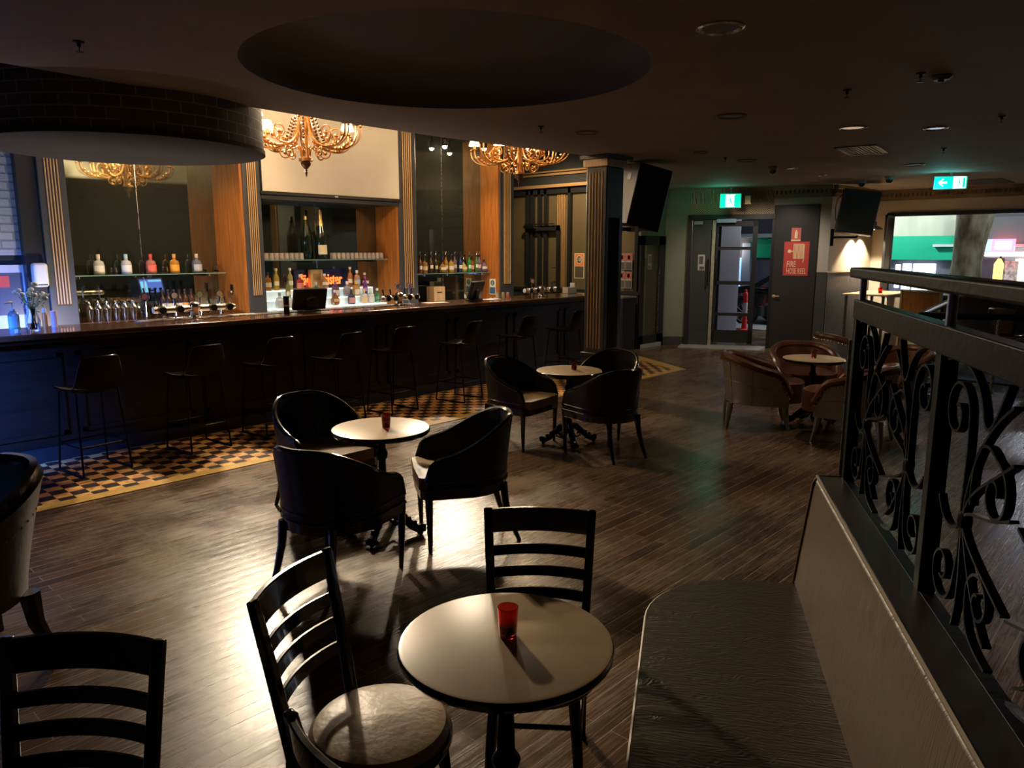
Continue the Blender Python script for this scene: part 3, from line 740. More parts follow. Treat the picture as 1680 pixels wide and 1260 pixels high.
mm = N('ShaderNodeMapping'); mm.inputs['Scale'].default_value = (6, 1.3, 1); mm.inputs['Rotation'].default_value = (0, 0, .35); L(tcn.outputs['Object'], mm.inputs[0])
wr = N('ShaderNodeTexNoise'); wr.inputs['Scale'].default_value = 3.2; wr.inputs['Detail'].default_value = 1.5; wr.inputs['Distortion'].default_value = 1.2; L(mm.outputs[0], wr.inputs['Vector'])
rg = N('ShaderNodeMath', operation='PINGPONG'); rg.inputs[1].default_value = .05; L(wr.outputs[0], rg.inputs[0])
a1 = N('ShaderNodeMath', operation='MULTIPLY_ADD'); a1.inputs[1].default_value = .018; L(wv.outputs['Fac'], a1.inputs[0]); L(rg.outputs[0], a1.inputs[2])
a2 = N('ShaderNodeMath', operation='MULTIPLY_ADD'); a2.inputs[1].default_value = .012; L(nz.outputs[0], a2.inputs[0]); L(a1.outputs[0], a2.inputs[2])
bpn = N('ShaderNodeBump'); bpn.inputs['Strength'].default_value = .6; bpn.inputs['Distance'].default_value = .02; L(a2.outputs[0], bpn.inputs['Height']); L(bpn.outputs[0], bb.inputs['Normal'])
M_bench_shaded = M_bench.copy(); M_bench_shaded.name = 'ribbed vinyl shaded seat'; M_bench_shaded.node_tree.nodes['Principled BSDF'].inputs['Base Color'].default_value = (.055, .042, .028, 1)  # same vinyl, seat darkened in colour to offset the spot light
M_bench_shaded.node_tree.nodes['Principled BSDF'].inputs['Roughness'].default_value = .38
for n_ in M_bench_shaded.node_tree.nodes:
    if n_.type == 'BUMP': n_.inputs['Strength'].default_value = 1.
# local frame: +x along the bench towards the camera, -y to the room  (rotated by ang)
LB = 4.2
prof = [(-.16, 0), (-.16, .42), (-.175, .46), (-.125, .88), (-.118, .915), (-.10, .928), (-.02, .93), (-.01, .92), (-.01, 0)]
def ext(prof, x0, x1):
    n = len(prof); mb = MB(); mb.add([(x0, y, z) for y, z in prof] + [(x1, y, z) for y, z in prof], [(i, (i + 1) % n, (i + 1) % n + n, i + n) for i in range(n)] + [tuple(range(n)), tuple(reversed(range(n, 2 * n)))]); return mb
obj('backrest', ext(prof, 0, LB), M_bench, bench, bevel=.008)
obj('back_top', MB().box(.004, -.108, .928, LB, -.012, .934), mat('smooth dark vinyl top', (.03, .025, .02), .35), bench, label='smooth darker top of the bench back')
obj('piping', MB().tube([(0, -.155, .43), (0, -.178, .47), (0, -.128, .90), (0, -.112, .93)], .006, 6).tube([(0.0, -.114, .930), (LB, -.114, .930)], .007, 6), mat('worn piping', (.22, .17, .10), .45), bench)
def seat_poly(y0, r, x0, x1):
    pts = [(x1, -.15), (x1, -.15 - y0)]
    rr = min(r, y0)
    pts += [(x0 + rr + rr * cos(R(a)) * 1.0, -.15 - y0 + rr + rr * sin(R(a))) for a in [270 - 90 * i / 12 for i in range(13)]]
    pts += [(x0, -.15)]
    return pts
obj('seat', MB().prism(seat_poly(.62, .42, .03, LB), .36, .46), M_bench_shaded, bench, bevel=.02, seg=3)
sp = seat_poly(.625, .42, .025, LB)
obj('seat_piping', MB().tube([(x, y, .448) for x, y in sp], .007, 6).tube([(x, y, .372) for x, y in sp], .006, 6), MATS['worn piping'], bench)
obj('base', MB().prism(seat_poly(.58, .40, .05, LB), 0, .36), M_blackpaint, bench)

scr = thing('scroll_railing', 'black wrought iron scroll screen with a double top rail behind the bench', 'railing', (3.1, 1.02, 0), math.degrees(ang))
LR = 4.2; ZB, ZT = .93, 1.66; PW = 1.03
obj('handrail', MB().box(-.03, -.045, 1.745, LR, .035, 1.785), M_iron, scr, bevel=.008)
obj('upper_beam', MB().box(-.012, -.025, 1.585, LR, .025, 1.66), M_iron, scr, bevel=.004)
obj('lower_beam', MB().box(-.012, -.02, ZB - .02, LR, .02, ZB + .005), M_iron, scr, bevel=.003)
obj('edge_strip', MB().box(-.014, -.03, .2, -.008, -.018, 1.5), M_steel, scr)
for k in range(5):
    x = k * PW
    obj('post', MB().box(x - .0, -.022, 0 if k == 0 else ZB, x + .045, .022, 1.60), M_iron, scr, bevel=.003)
    obj('stub_post', MB().cyl((x + .02, 0, 1.66), (x + .02, 0, 1.75), .013, 12), M_steel, scr)
def spiral(cx, cz, r0, a0, turns, dirn=1, r1=.18, n=36):
    """from the outside end at angle a0 inward"""
    return [(cx + (r0 * (1 - (1 - r1) * i / n)) * cos(R(a0) + dirn * turns * 2 * pi * i / n), 0, cz + (r0 * (1 - (1 - r1) * i / n)) * sin(R(a0) + dirn * turns * 2 * pi * i / n)) for i in range(n + 1)]
def bez(p0, p1, p2, p3, n=14):
    return [tuple(sum(c * q[k] for c, q in zip(((1 - t) ** 3, 3 * t * (1 - t) ** 2, 3 * t * t * (1 - t), t ** 3), (p0, p1, p2, p3))) for k in range(3)) for t in [i / n for i in range(n + 1)]]
def P(x, z): return (x, 0, z)
def scroll_panel(x0):
    mb = MB(); F = lambda path: mb.tube(path, .007, w=.019, up=(0, 1, 0)); z0 = ZB + .02; H = .635; Wd = PW - .045
    for sgn, xs in ((1, x0 + .045), (-1, x0 + PW)):
        g = lambda u, v: P(xs + sgn * u * Wd, z0 + v * H)
        def sp(u, v, r, a, tn, dr): return [P(xs + sgn * (u * Wd + (r * (1 - .8 * i / 32)) * cos(R(a) + dr * tn * 2 * pi * i / 32)), z0 + v * H + (r * (1 - .8 * i / 32)) * sin(R(a) + dr * tn * 2 * pi * i / 32)) for i in range(33)]
        # outer stem: top curl, long S down the side, bottom curl
        top = sp(.115, .80, .088, 0, 1.3, 1); bot = sp(.115, .16, .082, 0, 1.3, -1)
        F(top[::-1] + bez(top[0], g(.22, .62), g(.20, .52), g(.21, .40)) + bez(g(.21, .40), g(.22, .3), g(.21, .25), bot[0]) + bot)
        # leaf fan from the waist: upward and outward arcs
        w = g(.22, .42)
        for (a, b_, c_) in (((.23, .62), (.30, .80), (.44, .92)), ((.24, .56), (.33, .60), (.47, .74)), ((.25, .50), (.34, .46), (.48, .56))):
            F(bez(w, g(*a), g(*b_), g(*c_)))
        for (a, b_, c_) in (((.18, .34), (.10, .32), (.05, .44)), ((.23, .26), (.25, .12), (.22, .0)), ((.27, .28), (.33, .14), (.42, .07)), ((.25, .34), (.36, .30), (.49, .24))):
            F(bez(w, g(*a), g(*b_), g(*c_)))
        # inner curls
        i1 = sp(.385, .60, .075, 90, 1.25, -1); F(bez(g(.26, .50), g(.24, .7), g(.30, .80), i1[0]) + i1)
        i2 = sp(.36, .19, .070, 180, 1.25, -1); F(bez(g(.44, .0), g(.28, .02), g(.30, .10), i2[0]) + i2)
        F(bez(g(.0, .98), g(.12, 1.04), g(.24, .98), g(.28, .86)) + bez(g(.28, .86), g(.31, .75), g(.34, .8), g(.40, .98)))
        mb.add(MB().lathe([(1e-4, -.03), (.016, -.015), (.018, 0), (.016, .015), (1e-4, .03)], 8, w).v, MB().lathe([(1e-4, -.03), (.016, -.015), (.018, 0), (.016, .015), (1e-4, .03)], 8, w).f)
    return mb
for k in range(3): obj('scrollwork', scroll_panel(k * PW), M_iron, scr)
# ================================================================== BACK BAR FITTINGS
def unparented(t, o):  # keep world coordinates for a part modelled in place
    o.matrix_parent_inverse = Matrix.Translation(-Vector(t.location)); return o
# projection screen over the middle bay
t = thing('projection_screen', 'large cream projection screen hanging over the middle of the back bar', 'screen', (6.1, 9.04, 2.58))
obj('fabric', MB().box(-1.09, -.003, .02, 1.11, .003, 1.14), M_creampanel, t)
obj('bottom_bar', MB().box(-1.12, -.012, -.02, 1.13, .012, .02), M_black, t)
obj('pull_tab', MB().box(-.02, -.02, -.012, .03, -.012, .006), M_white, t)
struct('trim_23', MB().box(5.0, 9.06, 2.50, 7.22, 9.12, 3.7).box(5.0, 9.12, 2.5, 7.22, 9.6, 2.56), M_blackpaint)
# glass shelves
def shelf(x0, x1, y0, y1, z, label, brackets, g=None):
    t = thing('glass_shelf', label, 'shelf', (x0, y0, z - .012), 0, g)
    obj('plate', MB().box(0, 0, 0, x1 - x0, y1 - y0 - .008, .012), M_shelfglass, t)
    for bx_ in brackets: obj('bracket', MB().box(bx_ - x0 - .01, .02, -.03, bx_ - x0 + .01, y1 - y0 - .008, 0).lathe([(0, -.035), (.03, -.03), (.03, -.002), (0, -.001)], 12, (bx_ - x0, .05, 0)), M_chrome, t)
    return t
shelf(2.78, 4.72, 9.58, 9.83, 1.565, 'glass shelf with gin bottles across the left mirror', (2.95, 3.75, 4.5))
shelf(5.02, 7.16, 9.28, 9.60, 1.725, 'glass shelf with giant champagne bottles in the middle bay', (5.9, 6.95))
shelf(7.58, 9.36, 9.27, 9.52, 1.485, 'glass shelf crowded with spirit bottles in the right bay', (7.9, 8.4, 9.2))
# steel lamp at the mirror: two bright downlights
for i, (x, y) in enumerate(((8.42, 9.36), (9.05, 9.1))):
    t = thing('spot_fitting', ('bright round spotlight above the right bay, nearer the pilaster', 'bright round spotlight above the right bay beside the chandelier shades')[i], 'light', (x, y, 3.50), 0, 'spotlights above the back bar')
    obj('housing', MB().lathe([(.045, 0), (.05, .0), (.05, .1), (.02, .13), (.02, .24)], 18), M_black, t)
    obj('lamp', MB().sphere((0, 0, .0), .038, 14, 8), mat('spot lamp glow', (1, 1, 1), .5, emit=(1, .85, .66), estr=60), t)
# chandeliers
def chandelier(loc, label):
    t = thing('chandelier', label, 'chandelier', loc, 0, 'gilded scroll chandeliers')
    obj('finial', MB().lathe([(.002, 0), (.010, .03), (.016, .05), (.008, .06), (.018, .07), (.010, .08), (.03, .10), (.05, .125), (.055, .15), (.045, .165)], 20), mat('dark bronze', (.14, .07, .04), .35, metal=.7), t)
    obj('stem', MB().lathe([(.07, .165), (.075, .17), (.075, .195), (.05, .20), (.045, .25), (.038, .4), (.05, .5), (.06, .56), (.04, .62), (.03, .75), (.05, .8), (.03, .85), (.012, .88), (.012, 1.08)], 24), M_bronze, t)
    n = 8
    for k in range(n):
        a = 2 * pi * k / n + .15; big = k % 2 == 0
        T = lambda r, z: (r * cos(a), r * sin(a), z)
        bz = lambda p0, p1, p2, p3, m=12: [T(sum(c * q[0] for c, q in zip(((1 - s) ** 3, 3 * s * (1 - s) ** 2, 3 * s * s * (1 - s), s ** 3), (p0, p1, p2, p3))), sum(c * q[1] for c, q in zip(((1 - s) ** 3, 3 * s * (1 - s) ** 2, 3 * s * s * (1 - s), s ** 3), (p0, p1, p2, p3)))) for s in [i / m for i in range(m + 1)]]
        mb = MB()
        rm = .62 if big else .54; zo = .0 if big else .05
        # main S arm: high on the stem, down and out, up to the candle
        mb.tube(bz((.05, .66), (.07, .42), (.14, .34), (.30, .31)) + bz((.30, .31), (.5, .27), (rm + .02, .36 + zo), (rm, .50 + zo)), [.013] * 13 + [.012] * 13, 6)
        mb.tube(bz((rm - .30, .30), (rm - .1, .27), (rm + .06, .34), (rm + .05, .47 + zo)), .008, 6); mb.sphere(T(rm + .05, .49 + zo), .017, 8, 6)
        # scroll under the arm
        sp_ = [T(.20 + (.085 * (1 - .7 * i / 20)) * cos(R(150) - 2 * pi * 1.1 * i / 20), .25 + (.085 * (1 - .7 * i / 20)) * sin(R(150) - 2 * pi * 1.1 * i / 20)) for i in range(21)]
        mb.tube(bz((.05, .22), (.05, .32), (.09, .33), (.126, .293), 8) + sp_, .008, 6); mb.sphere(T(.21, .25), .020, 8, 6)
        # scroll above the arm
        sq = [T(.32 + (.10 * (1 - .7 * i / 20)) * cos(R(-90) + 2 * pi * 1.15 * i / 20), .44 + (.10 * (1 - .7 * i / 20)) * sin(R(-90) + 2 * pi * 1.15 * i / 20)) for i in range(21)]
        mb.tube(bz((.12, .36), (.18, .33), (.24, .33), (.32, .34), 8) + sq, .009, 6); mb.sphere(T(.33, .44), .024, 8, 6)
        # leaves on the arm
        for s in range(5): mb.sphere(T(rm - .22 + s * .042, .305 + s * s * .006), .019, 6, 5)
        obj('arm', mb, M_bronze, t)
        ld = MB()
        for s in range(7): ld.sphere(T(.12 + .012 * s, .60 - s * .035), .017, 6, 5)
        obj('leaf_drop', ld, MATS['dark bronze'], t)
        cx, cy, cz = T(rm, .50 + zo)
        obj('candle_tube', MB().lathe([(.03, 0), (.04, .012), (.014, .018), (.014, .07)], 12, (cx, cy, cz)), M_bronze, t)
        obj('lamp_shade', MB().lathe([(.078, .055), (.045, .15), (.043, .15), (.075, .055)], 20, (cx, cy, cz)), mat('lit parchment shade', (.9, .75, .5), .6, emit=(1, .62, .28), estr=5.5), t)
    return t
ch = chandelier((*CHANDELIERS[0][:2], CHANDELIERS[0][2]), 'large gilded scroll chandelier hanging in front of the projection screen')
dup(ch, CHANDELIERS[1], 20, 'gilded scroll chandelier hanging in front of the right bay, its lit shades showing')

# ------------------------------------------------------------------ bottles and glasses
CAPM = {}
def bottle(kind, liquid, cap, loc, label, lab=(.8, .78, .7), group=None, glass=True, h=None, trans=.45):
    prof = {
        'squat': ([(0, 0), (.050, .002), (.054, .01), (.052, .11), (.044, .135), (.018, .148), (.017, .17)], .17, .21, (.0, .095, .03)),
        'tall': ([(0, 0), (.036, .002), (.037, .01), (.037, .17), (.03, .205), (.014, .235), (.0135, .28)], .28, .31, (.05, .13, .03)),
        'wine': ([(0, 0), (.036, .002), (.037, .01), (.037, .18), (.028, .21), (.014, .23), (.0135, .29)], .29, .31, (.06, .14, .03)),
        'round': ([(0, 0), (.04, .002), (.058, .02), (.06, .07), (.04, .12), (.017, .145), (.016, .175)], .175, .205, (.03, .09, .03)),
        'square': ([(0, 0), (.045, .002), (.046, .01), (.046, .15), (.038, .17), (.017, .18), (.016, .21)], .21, .245, (.03, .11, .03)),
    }[kind]
    p, zc, ht, lb = prof; s = 1 if not h else h / ht
    t = thing('spirit_bottle', label, 'bottle', loc, random.uniform(-20, 20), group)
    nm = 'bottle glass %.2f %.2f %.2f' % liquid
    m = mat(nm, liquid, .08, trans=trans, coat=.3)
    n = 8 if kind == 'square' else 18
    obj('body', MB().lathe([(r * s, z * s) for r, z in p], n), m, t)
    obj('cap', MB().lathe([(.016 * s, zc * s - .005), (.019 * s, zc * s), (.019 * s, ht * s), (0, ht * s)], 12), mat('cap %.2f %.2f %.2f' % cap, cap, .35), t)
    if lab:
        r = max(q[0] for q in p) * s + .0012; z0 = lb[0] * s + .02 * s; z1 = lb[1] * s
        obj('label', MB().grid([[(r * cos(a), r * sin(a), z) for a in [R(-150 + 120 * i / 8) for i in range(9)]] for z in (z0, z1)]).grid([[(r * cos(a), r * sin(a), z) for a in [R(30 + 120 * i / 8) for i in range(9)]] for z in (z0, z1)]),
            mat('label %.2f %.2f %.2f' % lab, lab, .6), t)
    return t
clear = (.85, .87, .85); cork = (.75, .60, .42); blk = (.02, .02, .02)
z = 1.566
for x, liq, cap, lab, l in ((3.22, clear, cork, (.75, .73, .65), 'squat clear gin bottle with a cork at the left end of the left shelf'), (3.53, clear, (.4, .7, .7), (.78, .78, .74), 'squat clear gin bottle with a pale teal cap on the left shelf'),
                            (3.82, (.75, .25, .2), (.75, .08, .06), (.8, .15, .1), 'squat gin bottle with a red cap and red label on the left shelf'), (4.11, (.85, .35, .05), (.8, .4, .1), (.9, .4, .05), 'squat gin bottle with an orange label on the left shelf'),
                            (4.40, (.25, .27, .35), cork, (.5, .5, .55), 'squat dark gin bottle with a cork at the right end of the left shelf')):
    bottle('squat', liq, cap, (x, 9.72, z), l, lab, 'gin bottles on the left shelf', h=.24)
def tumbler(loc, label, h=.085, r=.034):
    t = thing('candle_glass', label, 'glass', loc, 0, 'small candle glasses on the left shelf')
    obj('glass', MB().lathe([(0, 0), (r, 0), (r * 1.15, h * .5), (r * .85, h), (r * .8, h), (r, h * .3), (0, h * .12)], 18), M_glass, t)
    obj('wax', MB().lathe([(0, h * .13), (r * .85, h * .14), (r * .85, h * .42), (0, h * .42)], 14), mat('pale wax', (.8, .78, .5), .5), t)
tumbler((3.36, 9.66, z), 'small candle glass between the two clear gin bottles'); tumbler((3.96, 9.66, z), 'small candle glass between the red and the orange gin bottles'); tumbler((4.62, 9.66, z), 'small candle glass alone at the right end of the left shelf')
# giant champagne bottles
for x, h, l in ((5.84, .60, 'giant dark champagne bottle standing left of the labelled one'), (6.08, .70, 'giant dark champagne bottle with a cream label and gold neck')):
    s = h / .70; t = thing('champagne_bottle', l, 'bottle', (x, 9.42, 1.726))
    obj('body', MB().lathe([(0, 0), (.08 * s, .004), (.085 * s, .02), (.085 * s, .30), (.07 * s, .38), (.035 * s, .50), (.026 * s, .58), (.025 * s, .66 * s + .0)], 28), mat('dark green glass', (.012, .02, .012), .08, coat=.5), t)
    obj('foil', MB().lathe([(.045 * s, .45 * s + .02), (.030 * s, .56 * s), (.030 * s, h - .01), (.02, h), (0, h)], 20), mat('gold foil', (.75, .52, .2), .3, metal=.9, bump=.2, scale=60), t)
    if x > 6: obj('label', MB().grid([[(.0865 * cos(a), .0865 * sin(a), z_) for a in [R(-150 + 100 * i / 10) for i in range(11)]] for z_ in (.07, .20)]), mat('cream label', (.78, .68, .42), .5), t)
# cut glass tumblers stored upside down in a long row on the middle shelf
tg = thing('upturned_tumbler', 'x', 'glass', (5.1, 9.34, 1.726), 0, 'upturned tumblers on the middle shelf')
obj('glass', MB().lathe([(.034, 0), (.036, .002), (.031, .085), (.028, .09), (0, .088), (0, .08), (.025, .08), (.032, .004), (.034, 0)], 12), mat('cut tumbler glass', (.9, .78, .70), .12, trans=.55, bump=.6, scale=90), tg)
k = 0
for row, y in enumerate((9.33, 9.42)):
    x = 5.09 + row * .03
    while x < 7.14:
        if not (5.74 < x < 6.19):
            lab = 'cut glass tumbler upside down left of the giant champagne bottles' if x < 5.9 else 'cut glass tumbler upside down right of the giant champagne bottles'
            if k == 0: tg['label'] = lab; tg.location = (x, y, 1.726)
            else: dup(tg, (x, y, 1.726), 0, lab, 'upturned tumblers on the middle shelf' + (' left' if x < 5.9 else ' right'))
            if k == 0: tg['group'] = 'upturned tumblers on the middle shelf left'
            k += 1
        x += .076
# lit steps with bottles
M_led = mat('backlit white step', (.8, .85, .85), .4, emit=(.85, .95, .88), estr=.55)
st = thing('bottle_steps', 'stepped white backlit display holding the middle bay bottles', 'shelf', (6.0, 9.3, .97))
for i, (y0, y1, z1) in enumerate(((9.34, 9.5, 1.31), (9.24, 9.34, 1.19), (9.14, 9.24, 1.08))):
    o = obj('step', MB().box(5.03, y0, .97, 6.90 + .05 * i, y1, z1), M_led, st); unparented(st, o)
    o = obj('step_front', MB().box(5.03, y0 - .004, .975 if i == 2 else 1.0, 6.90 + .05 * i, y0, z1 - .012), mat('translucent riser', (.6, .7, .72), .4, emit=(.6, .8, .8), estr=.22), st); unparented(st, o)
amber = (.55, .22, .04); gold_ = (.75, .5, .08); white_ = (.82, .8, .76)
top = [(5.21, 'square', amber, blk, (.7, .55, .35), 'square amber bottle at the left end of the top step'), (5.34, 'tall', gold_, (.6, .5, .2), (.8, .75, .5), 'tall golden bottle with a pale label second from the left on the top step'), (5.55, 'tall', (.7, .65, .2), (.8, .8, .75), (.85, .83, .75), 'tall yellow bottle with a white cap near the left of the top step'),
       (5.70, 'squat', (.55, .1, .06), (.8, .7, .6), (.85, .3, .2), 'small red labelled bottle in front of the glowing sign'), (6.10, 'round', (.6, .3, .12), (.8, .7, .6), (.8, .7, .5), 'round decanter of brown spirit before the golden box'), (6.54, 'tall', (.7, .25, .1), cork, (.85, .75, .6), 'amber bottle right of the glowing sign on the top step'),
       (6.66, 'square', (.9, .5, .35), (.85, .8, .75), (.3, .6, .7), 'pink gin bottle with a blue round label on the top step'), (6.80, 'round', (.35, .03, .03), (.8, .6, .5), (.85, .8, .75), 'dark red round bottle with a white label on the top step')]
for x, kd, liq, cap, lab, l in top: bottle(kd, liq, cap, (x, 9.40, 1.311), l, lab, 'bottles on the top lit step', h={'tall': .30, 'square': .25, 'round': .21, 'squat': .21}[kd])
mid = [(5.44, 'tall', (.25, .25, .08), blk, (.8, .45, .1), 'dark green bottle with an orange label on the middle step'), (5.74, 'squat', (.6, .12, .08), (.7, .1, .1), (.8, .7, .6), 'small red bottle above the till on the middle step'), (5.88, 'squat', (.15, .35, .22), (.5, .5, .5), (.3, .5, .35), 'small green bottle on the middle step'),
       (6.20, 'squat', (.2, .1, .2), (.3, .1, .25), (.7, .6, .6), 'small purple bottle on the middle step'), (6.40, 'squat', (.55, .5, .55), white_, (.4, .35, .4), 'pale bottle with a grey label on the middle step'), (6.56, 'squat', (.7, .4, .1), (.85, .5, .1), (.8, .75, .65), 'amber bottle with an orange cap on the middle step'), (6.72, 'tall', (.22, .08, .35), (.25, .1, .4), (.4, .25, .5), 'tall purple bottle on the middle step')]
for x, kd, liq, cap, lab, l in mid: bottle(kd, liq, cap, (x, 9.284, 1.191), l, lab, 'bottles on the middle lit step', h=.22 if kd == 'squat' else .28)
low = [(5.25, 'squat', clear, (.3, .3, .35), (.5, .5, .5), 'clear bottle at the left end of the bottom step'), (5.38, 'squat', clear, white_, (.6, .6, .6), 'clear bottle second from the left on the bottom step'), (6.12, 'round', (.35, .14, .04), white_, (.6, .4, .2), 'shield shaped brown bottle on the bottom step'), (6.40, 'squat', (.1, .08, .12), blk, (.6, .3, .3), 'dark bottle on the bottom step'),
       (6.62, 'squat', clear, (.85, .5, .15), (.8, .6, .3), 'clear bottle with an amber cap on the bottom step'), (6.74, 'squat', clear, white_, (.7, .75, .7), 'clear bottle with a white cap near the right of the bottom step'), (6.86, 'round', (.08, .3, .16), white_, (.12, .35, .2), 'round green bottle on the bottom step')]
for x, kd, liq, cap, lab, l in low: bottle(kd, liq, cap, (x, 9.184, 1.081), l, lab, 'bottles on the bottom lit step', h=.215)
# glowing beer sign behind, with a golden presentation box in front
t = thing('neon_sign', 'glowing orange and red blackletter bar sign on a dark board in the middle bay', 'sign', (6.15, 9.56, 1.43))
obj('board', MB().box(-.44, .0, -.13, .44, .03, .15), mat('sign board navy', (.01, .012, .05), .4), t)
obj('lettering', text_mb('Jägermeister', .22, .008, .002, sx=.62), mat('glowing orange letters', (1, .2, .05), .5, emit=(1, .12, .02), estr=1.7), t).location = (0, -.012, .0)
t = thing('gift_box', 'golden bottle presentation box standing before the glowing sign', 'box', (6.02, 9.50, 1.311))
obj('carton', MB().box(-.10, -.03, 0, .10, .04, .27), mat('gold card', (.48, .30, .10), .4, metal=.3, var=.15, scale=20), t, bevel=.004)
obj('window', MB().box(-.06, -.034, .12, .06, -.03, .21), mat('box print', (.28, .15, .05), .5), t)
# right bay spirits with pourers
kinds = [(.35, .1, .04), (.6, .3, .08), (.12, .06, .03), (.1, .06, .04), (.5, .25, .1), (.7, .3, .05), (.75, .5, .1), (.35, .2, .3), (.05, .08, .3), (.7, .62, .2), (.05, .5, .1), (.5, .12, .06), (.15, .3, .1), (.3, .25, .6), (.3, .2, .4)]
desc = ['brown', 'amber', 'dark brown', 'near black', 'tan', 'orange', 'golden', 'mauve labelled', 'dark blue', 'pale yellow', 'bright green', 'red brown', 'dark green', 'violet', 'lilac']
xs = [7.86, 7.98, 8.09, 8.22, 8.34, 8.44, 8.53, 8.64, 8.74, 8.84, 8.95, 9.03, 9.12, 9.21, 9.30]
sp = mat('steel pourer', (.7, .7, .7), .25, metal=1)
for i, x in enumerate(xs):
    kd = ('tall', 'square', 'wine', 'tall', 'round')[i % 5]
    t = bottle(kd, kinds[i], blk, (x, 9.37 + .03 * (i % 2), 1.486), '%s spirit bottle with a steel pourer on the right shelf, %s' % (desc[i], ('at its left end' if i < 2 else 'at its right end' if i > 12 else 'in the crowded row')), ((.8, .78, .7), (.8, .6, .4), (.75, .72, .7), (.6, .5, .3))[i % 4], 'spirit bottles on the right shelf', h={'round': .21, 'square': .25}.get(kd, .29))
    hp = {'round': .20, 'square': .24}.get(kd, .28)
    obj('pourer', MB().tube([(0, 0, hp), (0, 0, hp + .03), (.012, 0, hp + .055)], .006, 6).sphere((.012, 0, hp + .057), .010, 6, 5), sp, t)
# cocktail shakers and wine glasses on the back counter, left
def shaker(loc, label):
    t = thing('cocktail_shaker', label, 'shaker', loc, 0, 'steel cocktail shakers')
    obj('cup', MB().lathe([(0, 0), (.03, 0), (.042, .13), (.043, .135)], 18), M_chrome, t)
    obj('lid', MB().lathe([(.043, .133), (.040, .15), (.022, .175), (.020, .18), (.020, .2), (.012, .21), (0, .212)], 18), M_chrome, t)
    return t
s_ = None
for r_ in range(2):
    for i in range(6):
        loc = (2.93 + i * .095 + r_ * .04, 9.27 + r_ * .14, 1.061)
        lab = 'steel cocktail shaker in the %s row on the left back counter' % ('front', 'back')[r_]
        g = 'steel cocktail shakers, %s row' % ('front', 'back')[r_]
        if s_ is None: s_ = shaker(loc, lab); s_['group'] = g
        else: dup(s_, loc, 0, lab, g)
w0 = None
for i, x in enumerate((3.50, 3.59, 3.68, 3.77, 4.34, 4.43, 4.52, 4.61)):
    lab = 'wine glass in the row right of the cocktail shakers' if i < 4 else 'wine glass at the right end of the left back counter'
    g = 'wine glasses by the shakers' if i < 4 else 'wine glasses by the veneer panel'
    if w0 is None:
        w0 = thing('wine_glass', lab, 'glass', (x, 9.3, 1.061), 0, g)
        obj('bowl', MB().lathe([(.004, .075), (.03, .09), (.040, .13), (.034, .185), (.033, .185), (.038, .13), (.028, .093), (0, .08)], 18), M_glass, w0)
        obj('foot', MB().lathe([(0, 0), (.034, 0), (.033, .003), (.005, .008), (.004, .075)], 16), M_glass, w0)
    else: dup(w0, (x, 9.3, 1.061), 0, lab, g)
for i, (x, lq, lb) in enumerate(((3.86, (.05, .03, .02), (.8, .75, .68)), (3.93, (.05, .03, .02), (.8, .75, .68)), (4.0, (.05, .03, .02), (.8, .75, .68)), (4.07, (.05, .03, .02), (.8, .75, .68)), (4.14, (.08, .03, .01), (.85, .35, .05)), (4.22, (.08, .03, .01), (.85, .35, .05)))):
    lab = 'dark beer bottle with a white neck label on the left back counter' if i < 4 else 'dark beer bottle with an orange label on the left back counter'
    t = bottle('wine', lq, blk, (x, 9.55, 1.061), lab, lb, 'white labelled beer bottles' if i < 4 else 'orange labelled beer bottles', trans=0)
# socket on the veneer panel
t = thing('wall_socket', 'small black wall socket on the honey veneer panel of the left bay', 'socket', (4.727, 9.46, 1.35))
obj('plate', MB().box(-.008, -.035, -.06, 0, .035, .06), M_black, t)
obj('button', MB().sphere((-.01, 0, -.035), .014, 10, 6), M_white, t)

# ------------------------------------------------------------------ things on the bar top
def beer_font(x0, x1, y, label, n):
    t = thing('beer_font', label, 'beer tap', ((x0 + x1) / 2, y, 1.157), 0, 'chrome beer fonts')
    w = (x1 - x0) / 2
    M_f = mat('polished chrome font', (.88, .86, .80), .16, metal=1)
    obj('pedestal', MB().lathe([(0, 0), (.075, 0), (.07, .012), (.048, .02), (.045, .07), (.06, .10), (.062, .125), (.05, .15), (.02, .165), (0, .167)], 24), M_f, t)
    obj('crossbar', MB().tube([(-w, 0, .095), (w, 0, .095)], [.034, .034], 18).lathe([(0, 0), (.034, 0), (.028, .02), (0, .025)], 14, mtx=Matrix.Translation((w, 0, .095)) @ Matrix.Rotation(pi / 2, 4, 'Y')), M_f, t)
    for i in range(n):
        x = -w + .07 + (2 * w - .14) * i / (n - 1)
        if n % 2 == 1 and i == n // 2: continue
        o = obj('tap_head', MB().tube([(x, .02, .095), (x, -.075, .095)], [.040, .040], 20), M_f, t)
        obj('badge', MB().tube([(x, -.0745, .095), (x, -.082, .095)], [.035, .033], 20), M_black, o)
        obj('tap_handle', MB().tube([(x, .03, .12), (x, .05, .20)], [.008, .012], 8), M_black, o)
    return t
beer_font(3.07, 3.92, 7.85, 'chrome beer font with round black badges at the left of the bar', 5)
beer_font(5.82, 6.42, 7.72, 'chrome beer font with round black badges in the middle of the bar', 5)
beer_font(8.42, 9.18, 7.62, 'chrome beer font with round black badges at the right of the bar', 5)
